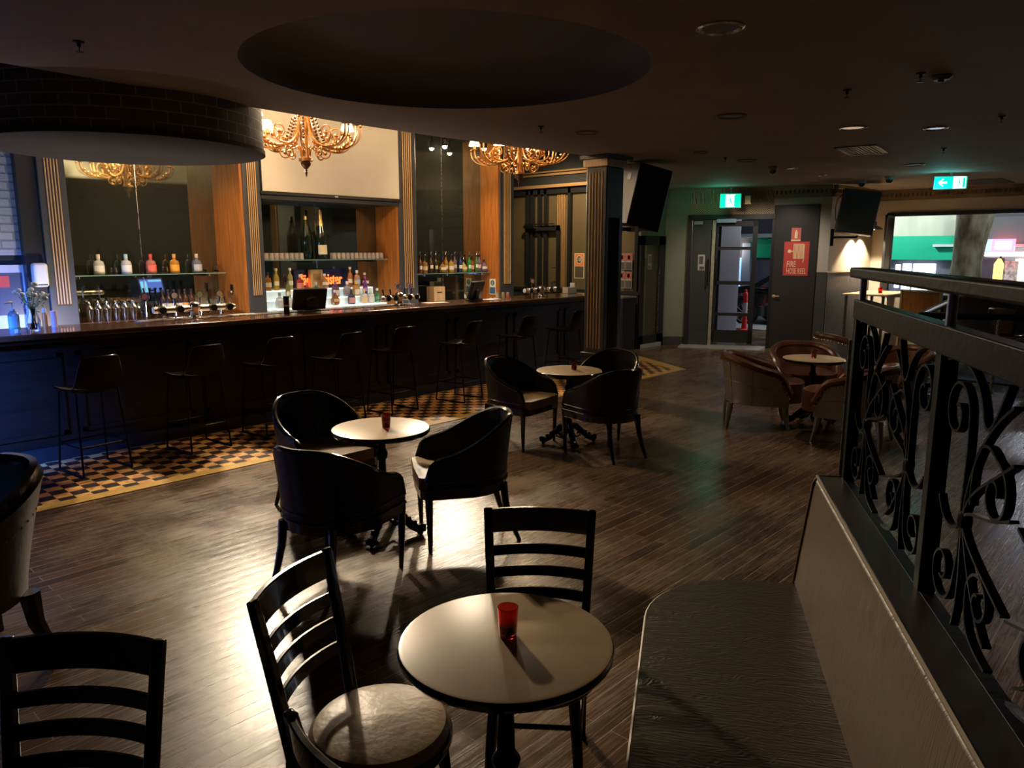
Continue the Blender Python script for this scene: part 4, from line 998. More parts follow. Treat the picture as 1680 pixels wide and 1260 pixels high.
# clear round brand lenses standing above the first and second fonts
l0 = None
for (x, y, col, lab) in ((3.05, 7.99, (.55, .2, .2), 'round clear tap lens with red print, leftmost over the left beer font'), (3.35, 7.99, (.75, .75, .72), 'round clear tap lens second over the left beer font'), (3.62, 7.99, (.45, .55, .3), 'round clear tap lens with green print over the left beer font'), (3.84, 7.99, (.6, .45, .3), 'round clear tap lens rightmost over the left beer font'),
                         (6.20, 7.86, (.2, .2, .5), 'round blue tap lens over the middle beer font'), (6.40, 7.86, (.25, .2, .6), 'round violet tap lens right of the blue one over the middle font'), (8.70, 7.72, (.8, .5, .45), 'round pink tap lens over the right beer font')):
    t = thing('tap_lens', lab, 'tap badge', (x, y, 1.15), 0, 'round tap lenses')
    obj('stem', MB().cyl((0, 0, 0), (0, 0, .20), .009, 10), M_chrome, t)
    obj('lens', MB().tube([(0, .008, .235), (0, -.008, .235)], [.045, .045], 24), M_glass, t)
    obj('emblem', MB().tube([(0, -.0085, .235), (0, -.010, .235)], [.030, .030], 20), mat('emblem %.2f %.2f %.2f' % col, col, .5), t)
def till(x, y, rz, label):
    t = thing('till_terminal', label, 'till', (x, y, 1.157), rz, 'touch screen tills')
    mt = Matrix.Translation((0, -.03, .12)) @ Matrix.Rotation(R(18), 4, 'X')
    obj('housing', MB().box(-.20, -.02, -.10, .20, .03, .155, mt), M_black, t, bevel=.012)
    obj('display', MB().box(-.175, .0302, -.075, .175, .033, .13, mt), mat('till display', (.02, .03, .1), .2, emit=(.10, .16, .75), estr=2.2), t)
    obj('display_panel', MB().box(-.17, .0335, -.07, -.07, .035, .10, mt).box(-.04, .0335, .09, .17, .035, .12, mt), mat('till display tiles', (.1, .3, .6), .2, emit=(.2, .55, 1), estr=2.5), t)
    obj('back_cover', MB().lathe([(0, 0), (.09, 0), (.08, .025), (0, .035)], 24, mtx=mt @ Matrix.Translation((.02, -.02, -.02)) @ Matrix.Rotation(pi / 2, 4, 'X')), M_black, t)
    obj('foot', MB().box(-.11, -.09, 0, .11, .09, .02).box(-.05, -.04, .02, .05, .02, .10), M_black, t, bevel=.005)
till(4.72, 7.62, -8, 'black till seen from behind, left of the middle beer font')
till(7.36, 7.62, 22, 'black till seen from behind, right of the middle beer font')
t = thing('straw_tin', 'slim black dispenser beside the left till', 'container', (4.40, 7.56, 1.15))
obj('tin', MB().lathe([(0, 0), (.032, 0), (.032, .20), (0, .2)], 18), M_black, t)
obj('band', MB().lathe([(.0325, .09), (.0335, .092), (.0335, .10), (.0325, .102)], 18), M_steel, t)
# sanitiser, flowers, small bottles at the blue end
t = thing('pump_bottle', 'clear pump bottle of hand sanitiser at the left end of the bar', 'bottle', (1.76, 7.46, 1.15))
obj('bottle', MB().lathe([(0, 0), (.036, 0), (.038, .01), (.038, .17), (.02, .19), (.014, .2)], 24, sx=1.1, sy=.8), mat('clear blue plastic', (.55, .8, .95), .1, trans=.7), t)
obj('label', MB().lathe([(.0385, .04), (.0385, .15)], 24, sx=1.11, sy=.82), mat('pale blue label', (.45, .7, .85), .5), t)
obj('label_stripe', MB().lathe([(.039, .04), (.039, .055)], 24, sx=1.12, sy=.83), mat('green stripe', (.1, .5, .3), .5), t)
obj('pump', MB().lathe([(.018, .195), (.018, .215), (.006, .22), (.006, .255)], 14).tube([(0, 0, .255), (0, 0, .268), (-.05, -.03, .268), (-.06, -.035, .26)], .008, 8), M_white, t)
t = thing('flower_vase', 'waisted clear glass vase at the left end of the bar', 'vase', (1.93, 7.55, 1.15))
obj('glass', MB().lathe([(0, .0), (.046, 0), (.048, .02), (.052, .1), (.03, .17), (.04, .215), (.038, .215), (.027, .17), (.047, .1), (.043, .02), (0, .015)], 28), M_glass, t)
obj('water', MB().lathe([(0, .016), (.042, .02), (.046, .07), (0, .07)], 20), mat('water', (.85, .9, .88), .0, trans=1, ior=1.33), t)
t = thing('flower_bunch', 'bunch of white roses and small pale blossom standing in the glass vase', 'flowers', (1.93, 7.55, 1.17))
stems = MB(); ro = MB(); sm = MB(); lf = MB()
rr = random.Random(3)
for i in range(18):
    a = rr.uniform(0, 2 * pi); q = rr.uniform(.03, .13); h = rr.uniform(.26, .40); p = (q * cos(a), q * sin(a), h)
    stems.tube([(rr.uniform(-.02, .02), rr.uniform(-.02, .02), 0), (p[0] * .15, p[1] * .15, .18), p], .0022, 4)
    if i < 10:
        ro.sphere(p, .021, 8, 6, .8)
        for k_ in range(5): b_ = k_ * 1.256; ro.sphere((p[0] + .012 * cos(b_), p[1] + .012 * sin(b_), p[2] - .002), .013, 6, 4)
    else:
        for k_ in range(9): sm.sphere((p[0] + rr.uniform(-.035, .035), p[1] + rr.uniform(-.035, .035), p[2] - .04 + rr.uniform(-.03, .03)), .0065, 5, 4)
    for k_ in range(3):
        lz = rr.uniform(.14, .3); lx = p[0] * lz / h; ly = p[1] * lz / h; b_ = rr.uniform(0, 6.28)
        lf.add([(lx, ly, lz), (lx + .03 * cos(b_) - .008 * sin(b_), ly + .03 * sin(b_) + .008 * cos(b_), lz + .012), (lx + .05 * cos(b_), ly + .05 * sin(b_), lz + .02), (lx + .03 * cos(b_) + .008 * sin(b_), ly + .03 * sin(b_) - .008 * cos(b_), lz + .010)], [(0, 1, 2, 3)])
obj('stems', stems, mat('stem green', (.08, .2, .08), .6), t); obj('roses', ro, mat('rose petals', (.8, .78, .62), .6), t); obj('blossom', sm, mat('blossom white', (.75, .82, .8), .6), t); obj('leaves', lf, mat('leaf green', (.1, .24, .12), .5), t)
for o_ in t.children: o_['kind'] = 'stuff'
t = thing('juice_bottle', 'small orange bottle with a white cap at the left back of the bar', 'bottle', (2.10, 7.86, 1.15))
obj('body', MB().lathe([(0, 0), (.022, 0), (.022, .12), (.015, .14)], 16), mat('orange plastic', (.8, .22, .04), .4), t); obj('cap', MB().lathe([(.017, .138), (.017, .175), (0, .175)], 14), M_white, t)
t = thing('pink_cylinder', 'pale pink cylindrical pack beside the orange bottle', 'container', (2.17, 7.84, 1.15))
obj('tube', MB().lathe([(0, 0), (.026, 0), (.026, .145), (0, .145)], 20), mat('pale pink card', (.75, .5, .5), .5), t); obj('lid', MB().lathe([(.0265, .13), (.0275, .131), (.0275, .15), (0, .15)], 20), MATS['pale pink card'], t)
t = thing('paper_towel_dispenser', 'white rounded wall dispenser beside the leftmost fluted pilaster', 'dispenser', (2.42, 9.05, 1.60))
obj('cover', MB().box(-.07, -.05, -.13, .07, .07, .12), M_white, t, bevel=.03, seg=3); obj('slot', MB().box(-.05, -.055, -.11, .05, -.05, -.10), M_black, t)
# white framed poster and steel bench at far left
t = thing('framed_poster', 'pale framed panel with a red patch below the white brick, behind the flowers', 'picture', (2.2, 9.24, 1.5))
obj('frame', MB().box(-.6, 0, -.9, .20, .03, .20), mat('pale grey frame', (.5, .5, .53), .5), t); obj('panel', MB().box(-.6, -.004, -.32, .10, .0, .12), mat('slate panel', (.07, .08, .11), .3), t)
obj('red_patch', MB().box(-.22, -.008, -.03, -.02, -.004, .09), M_red, t)
# white box and papers at the right end
t = thing('napkin_box', 'small white box on the bar just left of the column', 'box', (9.80, 7.85, 1.15)); obj('carton', MB().box(-.13, -.06, 0, .10, .06, .10), M_white, t, bevel=.006); obj('flap', MB().box(.06, -.05, .10, .10, .05, .17), M_white, t)
t = thing('paper_stack', 'loose white menus lying on the bar by the right till', 'paper', (7.75, 7.66, 1.151), 12); obj('sheet', MB().box(-.14, -.09, 0, .14, .09, .006), M_white, t)
t = thing('paper_stack', 'pale papers with an orange edge lying between the middle font and the right till', 'paper', (6.72, 7.70, 1.151), -8); obj('sheet', MB().box(-.17, -.09, 0, .17, .09, .008), mat('peach paper', (.75, .45, .35), .6), t)
t = thing('bar_mat', 'white cloth folded on the bar beside the left pilaster panel', 'cloth', (4.02, 7.84, 1.151), 0); obj('cloth', MB().box(-.15, -.06, 0, .15, .06, .008), M_white, t)
for x, col, l in ((8.0, (.75, .72, .65), 'small white jar on the bar before the fourth pilaster'), (8.22, (.8, .3, .25), 'small red and white tub on the bar before the fourth pilaster'), (8.12, (.5, .45, .3), 'small straw coloured jar on the bar before the fourth pilaster')):
    t = thing('condiment_jar', l, 'jar', (x, 7.78, 1.15)); obj('jar', MB().lathe([(0, 0), (.024, 0), (.026, .05), (.02, .065)], 14), mat('jar %.2f %.2f' % col[:2], col, .3), t); obj('lid', MB().lathe([(.021, .064), (.021, .085), (0, .086)], 14), M_white, t)
t = thing('sawn_wood_box', 'plain timber box on the right back counter', 'box', (8.15, 9.33, .97)); obj('body', MB().box(-.12, -.09, 0, .12, .09, .30), M_palewood, t, bevel=.003); obj('slot', MB().box(-.05, -.092, .2, .05, -.09, .22), M_black, t)
# hygiene notice on the right veneer panel, licence notice on the end wall
def sign(name, label, cat, loc, rz): return thing(name, label, cat, loc, rz)
t = sign('notice_sign', 'blue and cream notice with a hand symbol stuck on the right veneer panel', 'sign', (9.362, 9.22, 1.23), -90)
obj('board', MB().box(-.075, -.003, -.135, .075, 0, .135), mat('sign cream', (.85, .82, .6), .5), t, bevel=.0)
obj('blue_field', MB().box(-.065, -.005, -.12, .065, -.003, -.01), M_bluesign, t)
obj('hand_symbol', MB().tube([(0, -.004, .065), (0, -.005, .065)], [.045, .045], 20), M_bluesign, t)
obj('hand_mark', MB().box(-.012, -.007, .035, .012, -.005, .09).box(-.02, -.007, .035, .016, -.005, .06), M_white, t)
t = sign('licence_sign', 'orange and grey age 18 licence notice in a cream border on the end wall', 'sign', (12.058, 9.43, 1.545), -90)
obj('border', MB().box(-.125, -.004, -.25, .125, 0, .25), MATS['sign cream'], t)
obj('orange_field', MB().box(-.108, -.006, 0, .108, -.004, .235), M_orange, t); obj('grey_field', MB().box(-.108, -.006, -.235, .108, -.004, -.01), mat('sign grey', (.12, .10, .07), .5), t)
obj('disc', MB().tube([(0, -.006, .125), (0, -.008, .125)], [.082, .082], 24), MATS['sign cream'], t); obj('disc_inner', MB().tube([(0, -.008, .125), (0, -.0095, .125)], [.068, .068], 24), mat('sign dark', (.06, .05, .04), .5), t)
obj('numeral', text_mb('18', .12, .001, .003), M_white, t).location = (0, -.011, .125)
# door with closer in the end wall
t = thing('panel_door', 'narrow dark framed door with a silver closer on the end wall', 'door', (11.97, 10.35, 0))
obj('frame', MB().box(-.05, -.48, 1.0, 0, -.42, 2.35).box(-.05, .36, 1.0, 0, .42, 2.35).box(-.05, -.48, 2.25, 0, .42, 2.35), M_blackpaint, t)
obj('closer', MB().box(-.12, .12, 2.30, -.05, .42, 2.36).box(-.10, -.4, 2.37, -.08, .40, 2.39), M_steel, t)
obj('handle', MB().tube([(-.05, -.40, 1.5), (-.09, -.40, 1.5), (-.09, -.34, 1.5)], .010, 8), M_steel, t)
# ================================================================== CEILING FITTINGS
def downlight(loc, label, r=.11, glow=None, rim=M_steel):
    t = thing('downlight', label, 'downlight', (loc[0], loc[1], 3.0), 0, 'recessed ceiling downlights')
    obj('trim_ring', MB().lathe([(r, 0), (r, -.006), (r - .012, -.012), (r - .03, -.004), (r - .032, 0)], 32), rim, t)
    obj('lens', MB().lathe([(0, -.001), (r - .032, -.001), (r - .032, -.003), (0, -.006)], 24), glow or mat('unlit lens', (.10, .09, .08), .3), t)
    return t
ringd = mat('bronze rim', (.10, .09, .08), .4, metal=.5)
downlight((3.81, 2.07), 'silver rimmed round downlight nearest the camera', .125)
downlight((6.27, 3.26), 'dark round speaker grille in the ceiling right of the round recess', .13, rim=ringd)
downlight((6.15, 4.74), 'dark round ceiling grille just above the bar edge, left of the column', .12, rim=ringd)
downlight((7.64, 2.72), 'round downlight with a pale glowing rim, left of the small silver one', .13, mat('faint lens', (.5, .42, .32), .5, emit=(1, .75, .5), estr=.25))
downlight((8.21, 2.15), 'bright silver rimmed downlight near the right side of the ceiling', .11, mat('cool lens', (.4, .42, .45), .5, emit=(.7, .8, 1), estr=.35))
downlight((9.43, 4.66), 'small dark round grille behind the loudspeaker column', .13, rim=ringd)
downlight((8.31, 4.69), 'faint bronze ring in the ceiling beside the loudspeaker', .09, rim=ringd)
downlight((10.76, 4.64), 'small pale disc in the ceiling right of the dome camera', .09, mat('faint lens', (.5, .42, .32), .5))
downlight((11.45, 3.22), 'round grille before the green arrow exit sign', .13, rim=ringd)
downlight((12.03, 4.68), 'small pale disc above the white lamp wall', .07, mat('faint lens', (.5, .42, .32), .5))
def sprinkler(x, y, label):
    t = thing('sprinkler_head', label, 'sprinkler', (x, y, 3.0), 0, 'ceiling sprinkler heads')
    obj('cup', MB().lathe([(.03, 0), (.028, -.008), (.012, -.010), (.010, -.03), (.004, -.032)], 16), M_iron, t)
    obj('deflector', MB().lathe([(.003, -.03), (.003, -.055), (.022, -.056), (.022, -.059), (0, -.06)], 16), M_iron, t)
for x, y, l in ((1.60, 4.81, 'sprinkler head over the far left of the room above the brick drum'), (5.56, 4.83, 'sprinkler head beside the dark ceiling grille near the bar edge'), (5.65, 1.6, 'sprinkler head beside the flat detector near the right edge'),
                (7.88, 1.55, 'sprinkler head at the right edge of the ceiling'), (8.95, 4.71, 'sprinkler head behind the loudspeaker'), (9.86, 2.48, 'sprinkler head between the air vent and the exit sign'), (5.85, 2.14, 'tiny pale sprinkler in the middle right of the ceiling')):
    sprinkler(x, y, l)
t = thing('smoke_detector', 'flat dark smoke detector on the ceiling near the right edge', 'detector', (5.82, 1.52, 3.0)); obj('housing', MB().lathe([(.065, 0), (.065, -.012), (.045, -.03), (0, -.032)], 24), ringd, t); obj('sensor', MB().lathe([(.02, -.031), (.018, -.042), (0, -.043)], 14), M_black, t)
t = thing('air_vent', 'rectangular slatted air vent in the ceiling', 'vent', (9.39, 3.21, 3.0), 8)
obj('frame', MB().box(-.42, -.22, -.012, .42, -.18, 0).box(-.42, .18, -.012, .42, .22, 0).box(-.42, -.22, -.012, -.38, .22, 0).box(.38, -.22, -.012, .42, .22, 0), M_greypaint, t)
mb = MB()
for i in range(9): mb.box(-.38, -.17 + i * .04, -.010, .38, -.155 + i * .04, -.001)
obj('slats', mb, M_black, t)
t = thing('ceiling_hatch', 'dark flat ceiling hatch before the exit sign at the right', 'hatch', (15.0, 3.1, 3.0), 0); obj('panel', MB().box(-.5, -.3, -.01, .5, .3, 0), M_greypaint, t); obj('edge_strip', MB().box(-.53, -.33, -.014, .53, -.3, 0), ringd, t); obj('edge_strip', MB().box(-.53, .3, -.014, .53, .33, 0), ringd, t)
def dome_cam(x, y, label):
    t = thing('dome_camera', label, 'camera', (x, y, 3.0), 0, 'security dome cameras')
    obj('base', MB().lathe([(.07, 0), (.07, -.03), (.055, -.05), (0, -.05)], 20), mat('grey plastic', (.3, .3, .3), .4), t); obj('dome', MB().lathe([(.055, -.05), (.05, -.075), (.03, -.10), (0, -.108)], 18), mat('tinted dome', (.03, .03, .03), .08, coat=1), t)
dome_cam(10.35, 4.72, 'security dome camera in the middle of the ceiling right of the green exit sign'); dome_cam(13.4, 4.55, 'security dome camera by the white lamp wall, lower of two'); dome_cam(13.0, 4.0, 'security dome camera by the white lamp wall, upper of two')

# exit signs
M_exit = mat('exit green', (.02, .55, .38), .5, emit=(.0, .50, .32), estr=1.0); M_exitw = mat('exit white', (.9, 1, .95), .5, emit=(.85, 1, .92), estr=1.8)
def exit_sign(loc, rz, w, h, label, arrow):
    t = thing('exit_sign', label, 'sign', loc, rz)
    obj('box', MB().box(-w / 2 - .01, .003, -h - .01, w / 2 + .01, .04, .01), mat('exit case', (.5, .55, .55), .4), t)
    obj('face', MB().box(-w / 2, -.0, -h, w / 2, .003, 0), M_exit, t)
    obj('mount', MB().box(-.02, .01, .01, .02, .03, 3.0 - loc[2]), M_steel, t)
    rx = w * .27 if arrow else 0
    m = MB().box(rx - h * .50, -.002, -h, rx + h * .50, -.0005, 0) if arrow else MB().box(-h * .35, -.002, -h * .95, h * .35, -.0005, -h * .05)
    obj('white_field', m, M_exitw, t)
    g = MB(); q = rx; s = h
    g.tube([(q - .02 * s, -.004, -.38 * s), (q + .04 * s, -.004, -.58 * s)], .055 * s, 6).sphere((q - .06 * s, -.004, -.22 * s), .06 * s, 8, 6)
    g.tube([(q + .04 * s, -.004, -.58 * s), (q - .10 * s, -.004, -.72 * s), (q - .08 * s, -.004, -.9 * s)], .035 * s, 5).tube([(q + .04 * s, -.004, -.58 * s), (q + .14 * s, -.004, -.75 * s), (q + .24 * s, -.004, -.78 * s)], .035 * s, 5)
    g.tube([(q - .22 * s, -.004, -.50 * s), (q - .10 * s, -.004, -.36 * s), (q + .06 * s, -.004, -.36 * s), (q + .16 * s, -.004, -.5 * s)], .03 * s, 5)
    g.box(q + .26 * s, -.003, -.92 * s, q + .46 * s, -.0021, -.08 * s)
    obj('running_figure', g, M_exit, t)
    if arrow:
        a = -w * .25; obj('arrow', MB().prism([(a - .32 * s, 0), (a, .30 * s), (a - .0 * s, .13 * s)], 0, .001).add([], []), M_exitw, t) if False else None
        pts = [(a - .36 * s, -.5 * s), (a - .02 * s, -.18 * s), (a + .08 * s, -.18 * s), (a - .12 * s, -.42 * s), (a + .34 * s, -.42 * s), (a + .34 * s, -.58 * s), (a - .12 * s, -.58 * s), (a + .08 * s, -.82 * s), (a - .02 * s, -.82 * s)]
        pr = MB().prism(pts, 0, .0015); pr.v = [(x, -.002 + z_, y) for x, y, z_ in pr.v]; obj('arrow', pr, M_exitw, t)
exit_sign((13.0, 3.13, 2.94), -60, .44, .17, 'green running man exit sign with a left arrow at the right', True)
exit_sign((13.08, 6.74, 2.87), -62, .36, .24, 'bright green exit sign with a running figure above the entrance doors', False)
lamp('exit_sign_light', 'POINT', (12.78, 6.85, 2.72), 1.3, (.05, 1, .55), .08)
lamp('exit_sign_light', 'POINT', (12.75, 3.2, 2.75), 2, (.15, .9, .9), .08)
t = thing('door_chime', 'small brass wall box beside the green exit sign above the entrance', 'box', (13.28, 6.50, 2.70), -62); obj('body', MB().box(-.05, -.03, 0, .05, .03, .14), M_palewood, t, bevel=.006); obj('base', MB().box(-.06, -.035, -.012, .06, .03, 0), M_gold, t)

# loudspeakers
def speaker(loc, rx, ry, rz, w, d, h, label, logo=True):
    t = thing('loudspeaker', label, 'speaker', loc); t.rotation_mode = 'QUATERNION'
    t.rotation_quaternion = (Matrix.Rotation(R(ry), 3, Vector((cos(R(43)), sin(R(43)), 0))) @ Matrix.Rotation(R(rx), 3, Vector((-sin(R(43)), cos(R(43)), 0))) @ Matrix.Rotation(R(rz), 3, 'Z')).to_quaternion()
    obj('cabinet', MB().box(-w / 2, -d / 2 + .03, -h / 2, w / 2, d / 2, h / 2), M_black, t, bevel=.012)
    obj('grille', MB().box(-w / 2 + .01, -d / 2, -h / 2 + .01, w / 2 - .01, -d / 2 + .03, h / 2 - .01), M_grille, t, bevel=.012)
    if logo: obj('badge', MB().box(-.045, -d / 2 - .003, h * .28 - .045, .045, -d / 2, h * .28 + .045), M_black, t)
    return t
speaker((8.62, 5.72, 2.54), 0, 12, 246, .42, .50, .80, 'large grey fronted loudspeaker tilted on the side of the fluted column')
t = thing('speaker_bracket', 'black steel bracket with a pale plate holding the column loudspeaker', 'bracket', (8.02, 5.70, 2.12)); obj('arm', MB().box(0, -.02, -.025, .42, .02, .025), M_iron, t); obj('plate', MB().box(.32, -.08, -.03, .46, .08, .04), M_palewood, t); obj('wall_plate', MB().box(0, -.05, -.08, .012, .05, .08), M_iron, t)
obj('post', MB().cyl((.42, 0, .02), (.46, .0, .16), .02, 10), M_iron, t)
speaker((13.92, 4.76, 2.50), 0, 9, -65, .60, .34, .74, 'black loudspeaker on the white wall above the barn lamps', False)
t = thing('speaker_bracket', 'black steel wall bracket under the loudspeaker beside the hose cupboard', 'bracket', (13.97, 5.19, 2.08), -30); obj('wall_plate', MB().box(-.03, -.012, -.15, .03, .0, .15), M_iron, t); obj('arm', MB().tube([(0, 0, 0), (0, -.12, 0), (.32, -.26, 0)], .02, 8), M_iron, t); obj('post', MB().cyl((.32, -.26, 0), (.34, -.26, .13), .02, 8), M_iron, t)
t = thing('speaker_cable', 'thin black cable looping from the loudspeaker down the white wall', 'cable', (0, 0, 0)); obj('cable', MB().tube([(13.99, 5.0, 2.9), (13.93, 5.12, 2.75), (13.91, 5.14, 2.6), (13.91, 5.13, 2.42), (13.90, 5.08, 2.3), (13.90, 5.02, 2.26)], .007, 6), M_rub, t); obj('plug', MB().cyl((13.90, 5.02, 2.26), (13.90, 4.97, 2.26), .012, 8), M_rub, t)

# two barn lamps on the white wall
def barn_lamp(x, y, label):
    t = thing('barn_lamp', label, 'lamp', (x, y, 2.24), 0, 'barn lamps on the white wall')
    obj('shade', MB().lathe([(.15, 0), (.148, .02), (.09, .055), (.045, .07), (.04, .14), (.02, .16)], 28), mat('aged bronze shade', (.06, .05, .04), .4, metal=.4), t)
    obj('lining', MB().lathe([(.146, .002), (.085, .048), (.02, .06)], 28), mat('lamp lining', (.9, .8, .6), .4, emit=(1, .8, .5), estr=2), t)
    obj('bulb', MB().sphere((0, 0, .03), .032, 12, 8), mat('warm bulb', (1, .9, .7), .5, emit=(1, .75, .42), estr=25), t)
    obj('arm', MB().tube([(0, 0, .15), (0, 0, .36), (0, .02, .42), (0, .08, .455), (0, .16, .44), (0, 5.17 - y, .40)], .009, 8), M_iron, t)
    obj('wall_rose', MB().tube([(0, 5.17 - y, .40), (0, 5.15 - y, .40)], .04, 16), M_iron, t)
    lamp('barn_lamp_light', 'SPOT', (x, y, 2.23), 100, (1, .80, .52), .03, (x, y + .14, 0), 105, .35)
barn_lamp(14.95, 4.93, 'bronze barn lamp glowing on the white wall, nearer the loudspeaker'); barn_lamp(15.38, 4.93, 'bronze barn lamp glowing on the white wall, nearer the window')

# hose cupboard door and its signs
d34 = math.degrees(math.atan2(P4[1] - P3[1], P4[0] - P3[0]))
dd = struct('door_1', MB().box(.03, -.012, .02, .80, 0, 2.66), M_blackpaint, loc=(P3[0], P3[1], 0)); dd.rotation_euler = (0, 0, R(d34))
o = obj('door_edge', MB().box(.012, -.018, 0, .03, 0, 2.68).box(.80, -.018, 0, .818, 0, 2.68).box(.012, -.018, 2.66, .818, 0, 2.68), M_black, dd); o['kind'] = 'structure'
o = obj('door_handle', MB().tube([(.09, -.012, 1.0), (.09, -.05, 1.0), (.20, -.055, 1.0)], .012, 8).lathe([(0, 0), (.03, 0), (.03, .008), (0, .01)], 16, mtx=Matrix.Translation((.09, -.012, 1.0)) @ Matrix.Rotation(pi / 2, 4, 'X')), M_palewood, dd); o['kind'] = 'structure'
dx, dy = (P4[0] - P3[0]) / 1.011, (P4[1] - P3[1]) / 1.011
def onw(s, off=.016): return (P3[0] + dx * s + dy * off, P3[1] + dy * s - dx * off)
t = thing('hose_reel_sign', 'large red FIRE HOSE REEL sign on the dark cupboard door', 'sign', (*onw(.455), 1.70), d34)
obj('board', MB().box(-.225, -.004, -.31, .225, 0, .31), M_red, t)
obj('lettering', text_mb('FIRE', .15, .001, .001, sx=.62, align='LEFT'), M_signtan, t).location = (-.165, -.006, -.105)
obj('lettering', text_mb('HOSE REEL', .145, .001, .0, sx=.50, align='LEFT'), M_signtan, t).location = (-.165, -.006, -.23)
m = MB()
for i in range(9): m.box(-.055 + i * .021, -.008, 0, -.042 + i * .021, -.004, .27)
m.box(-.055, -.007, 0, .12, -.004, .012).box(-.055, -.007, .258, .12, -.004, .27).tube([(.135, -.006, .26), (.14, -.006, .0), (.125, -.006, -.07)], .010, 6)
m.box(-.12, -.006, .125, -.055, -.004, .145).tube([(-.125, -.004, .135), (-.125, -.007, .135)], .033, 16)
obj('hose_symbol', m, M_signtan, t)
t = thing('extinguisher_sign', 'small red sign with a fire extinguisher symbol above the hose reel sign', 'sign', (*onw(.43), 2.14), d34)
obj('board', MB().box(-.085, -.004, -.12, .085, 0, .12), mat('sign faded red', (.6, .12, .11), .5), t); obj('lower_band', MB().box(-.085, -.006, -.12, .085, -.004, -.095), M_signtan, t)
obj('symbol', MB().box(-.025, -.006, -.07, .025, -.004, .05).box(-.012, -.006, .05, .012, -.004, .08), M_signtan, t)

# door 2: narrow glazed door with posters, left of the wallpaper
d2 = struct('door_2', MB().box(12.0, 7.93, 0, 12.13, 7.97, 2.12).box(12.62, 7.93, 0, 12.84, 7.97, 2.12).box(12.0, 7.93, 1.95, 12.84, 7.97, 2.12).box(12.0, 7.93, 0, 12.84, 7.97, .24), M_blackpaint)
for nm, bxs, m in (('pane', (12.13, 7.95, .24, 12.62, 7.955, 1.95), mat('dim reflecting pane', (.34, .33, .22), .08, metal=.85)),
                   ('kick_strip', (12.05, 7.925, .0, 12.78, 7.93, .08), mat('pale kick strip', (.35, .36, .35), .5)), ('pull_bar', (12.60, 7.90, .30, 12.615, 7.92, 1.55), M_steel)):
    o = obj(nm, MB().box(*bxs), m, d2); o['kind'] = 'structure'
def poster(name, label, loc, rz, w, h, parts, g=None):
    t = thing(name, label, 'poster', loc, rz, g)
    obj('sheet', MB().box(-w / 2, -.002, -h / 2, w / 2, 0, h / 2), mat('poster white', (.5, .45, .42), .6), t)
    for i, (x0, z0, x1, z1, m) in enumerate(parts): obj('print', MB().box(x0 * w / 2, -.0035, z0 * h / 2, x1 * w / 2, -.002, z1 * h / 2), m, t)
    return t
M_rosy = mat('print rose', (.42, .12, .11), .6); M_gr = mat('print grey', (.10, .10, .10), .6)
nm4 = ['upper left', 'upper right', 'lower left', 'lower right']
for i, (y, z_) in enumerate(((8.33, 1.64), (8.17, 1.64), (8.33, 1.30), (8.17, 1.30))):
    poster('licence_poster', 'faded red and grey notice behind the column, %s of four' % nm4[i], (11.955, y, z_), -90, .145, .31, [(-.9, .1, .9, .95, M_rosy), (-.9, -.95, .9, -.05, M_gr), (-.35, .3, .35, .75, mat('poster white', (.5, .45, .42), .6))])
t = thing('side_cabinet', 'dark panelled cabinet with a pale ledge between the column and the glazed door', 'cabinet', (11.72, 8.27, 0))
obj('body', MB().box(-.22, -.30, 0, .20, .30, .98), M_blackpaint, t); obj('top', MB().box(-.24, -.32, .98, .20, .30, 1.01), mat('worn ledge', (.20, .19, .17), .4), t)
obj('door_panel', MB().box(-.232, -.24, .12, -.22, .22, .86), M_greypaint, t); obj('knob', MB().sphere((-.24, .16, .72), .014, 8, 6), M_steel, t)

# entrance doors
d23 = math.degrees(math.atan2(P3[1] - P2[1], P3[0] - P2[0]))
def at23(o): o.location = (P2[0], P2[1], 0); o.rotation_euler = (0, 0, R(d23)); o['kind'] = 'structure'; return o
d3 = at23(obj('door_3', MB().box(-.04, -.05, 0, .04, .08, 2.5).box(1.50, -.03, 0, 1.55, .08, 2.5).box(-.04, -.05, 2.43, 1.55, .10, 2.52), M_blackpaint))
for nm, mb_, m in (('leaf_frame', MB().box(.05, -.03, .02, .40, .02, 2.42), M_greypaint), ('leaf_panel', MB().box(.09, -.036, .30, .36, -.03, 2.3), mat('dull blackboard', (.05, .06, .06), .35)), ('jamb', MB().box(.42, -.02, .02, .475, .06, 2.42), mat('pale jamb', (.36, .32, .22), .5, var=.3, scale=9)),
                   ('pull_handle', MB().tube([(.37, -.035, 1.18), (.37, -.08, 1.18), (.37, -.08, 1.68), (.37, -.035, 1.68)], .012, 8), M_iron), ('closer', MB().box(.08, -.08, 2.34, .24, -.03, 2.40), mat('grey closer', (.35, .36, .38), .4)), ('closer', MB().box(.5, -.08, 2.37, .85, -.03, 2.44), mat('blue grey closer', (.28, .36, .5), .4)),
                   ('threshold', MB().box(-.1, -.55, 0, 1.5, .1, .02), mat('pale threshold', (.32, .31, .28), .5, var=.2, scale=6))):
    o = obj(nm, mb_, m, d3); o['kind'] = 'structure'
d4 = at23(obj('door_4', MB().box(.49, .0, .06, .53, .045, 2.40).box(1.16, .0, .06, 1.25, .045, 2.40).box(.49, 0, 2.30, 1.25, .045, 2.40).box(.49, 0, .08, 1.25, .045, .32).box(.5, .005, .60, 1.2, .04, .66).box(.5, .005, 1.20, 1.2, .04, 1.27).box(.5, .005, 1.86, 1.2, .04, 1.92), M_blackpaint))
o = obj('pane', MB().box(.53, .018, .32, 1.16, .024, 2.30), M_pane, d4); o['kind'] = 'structure'
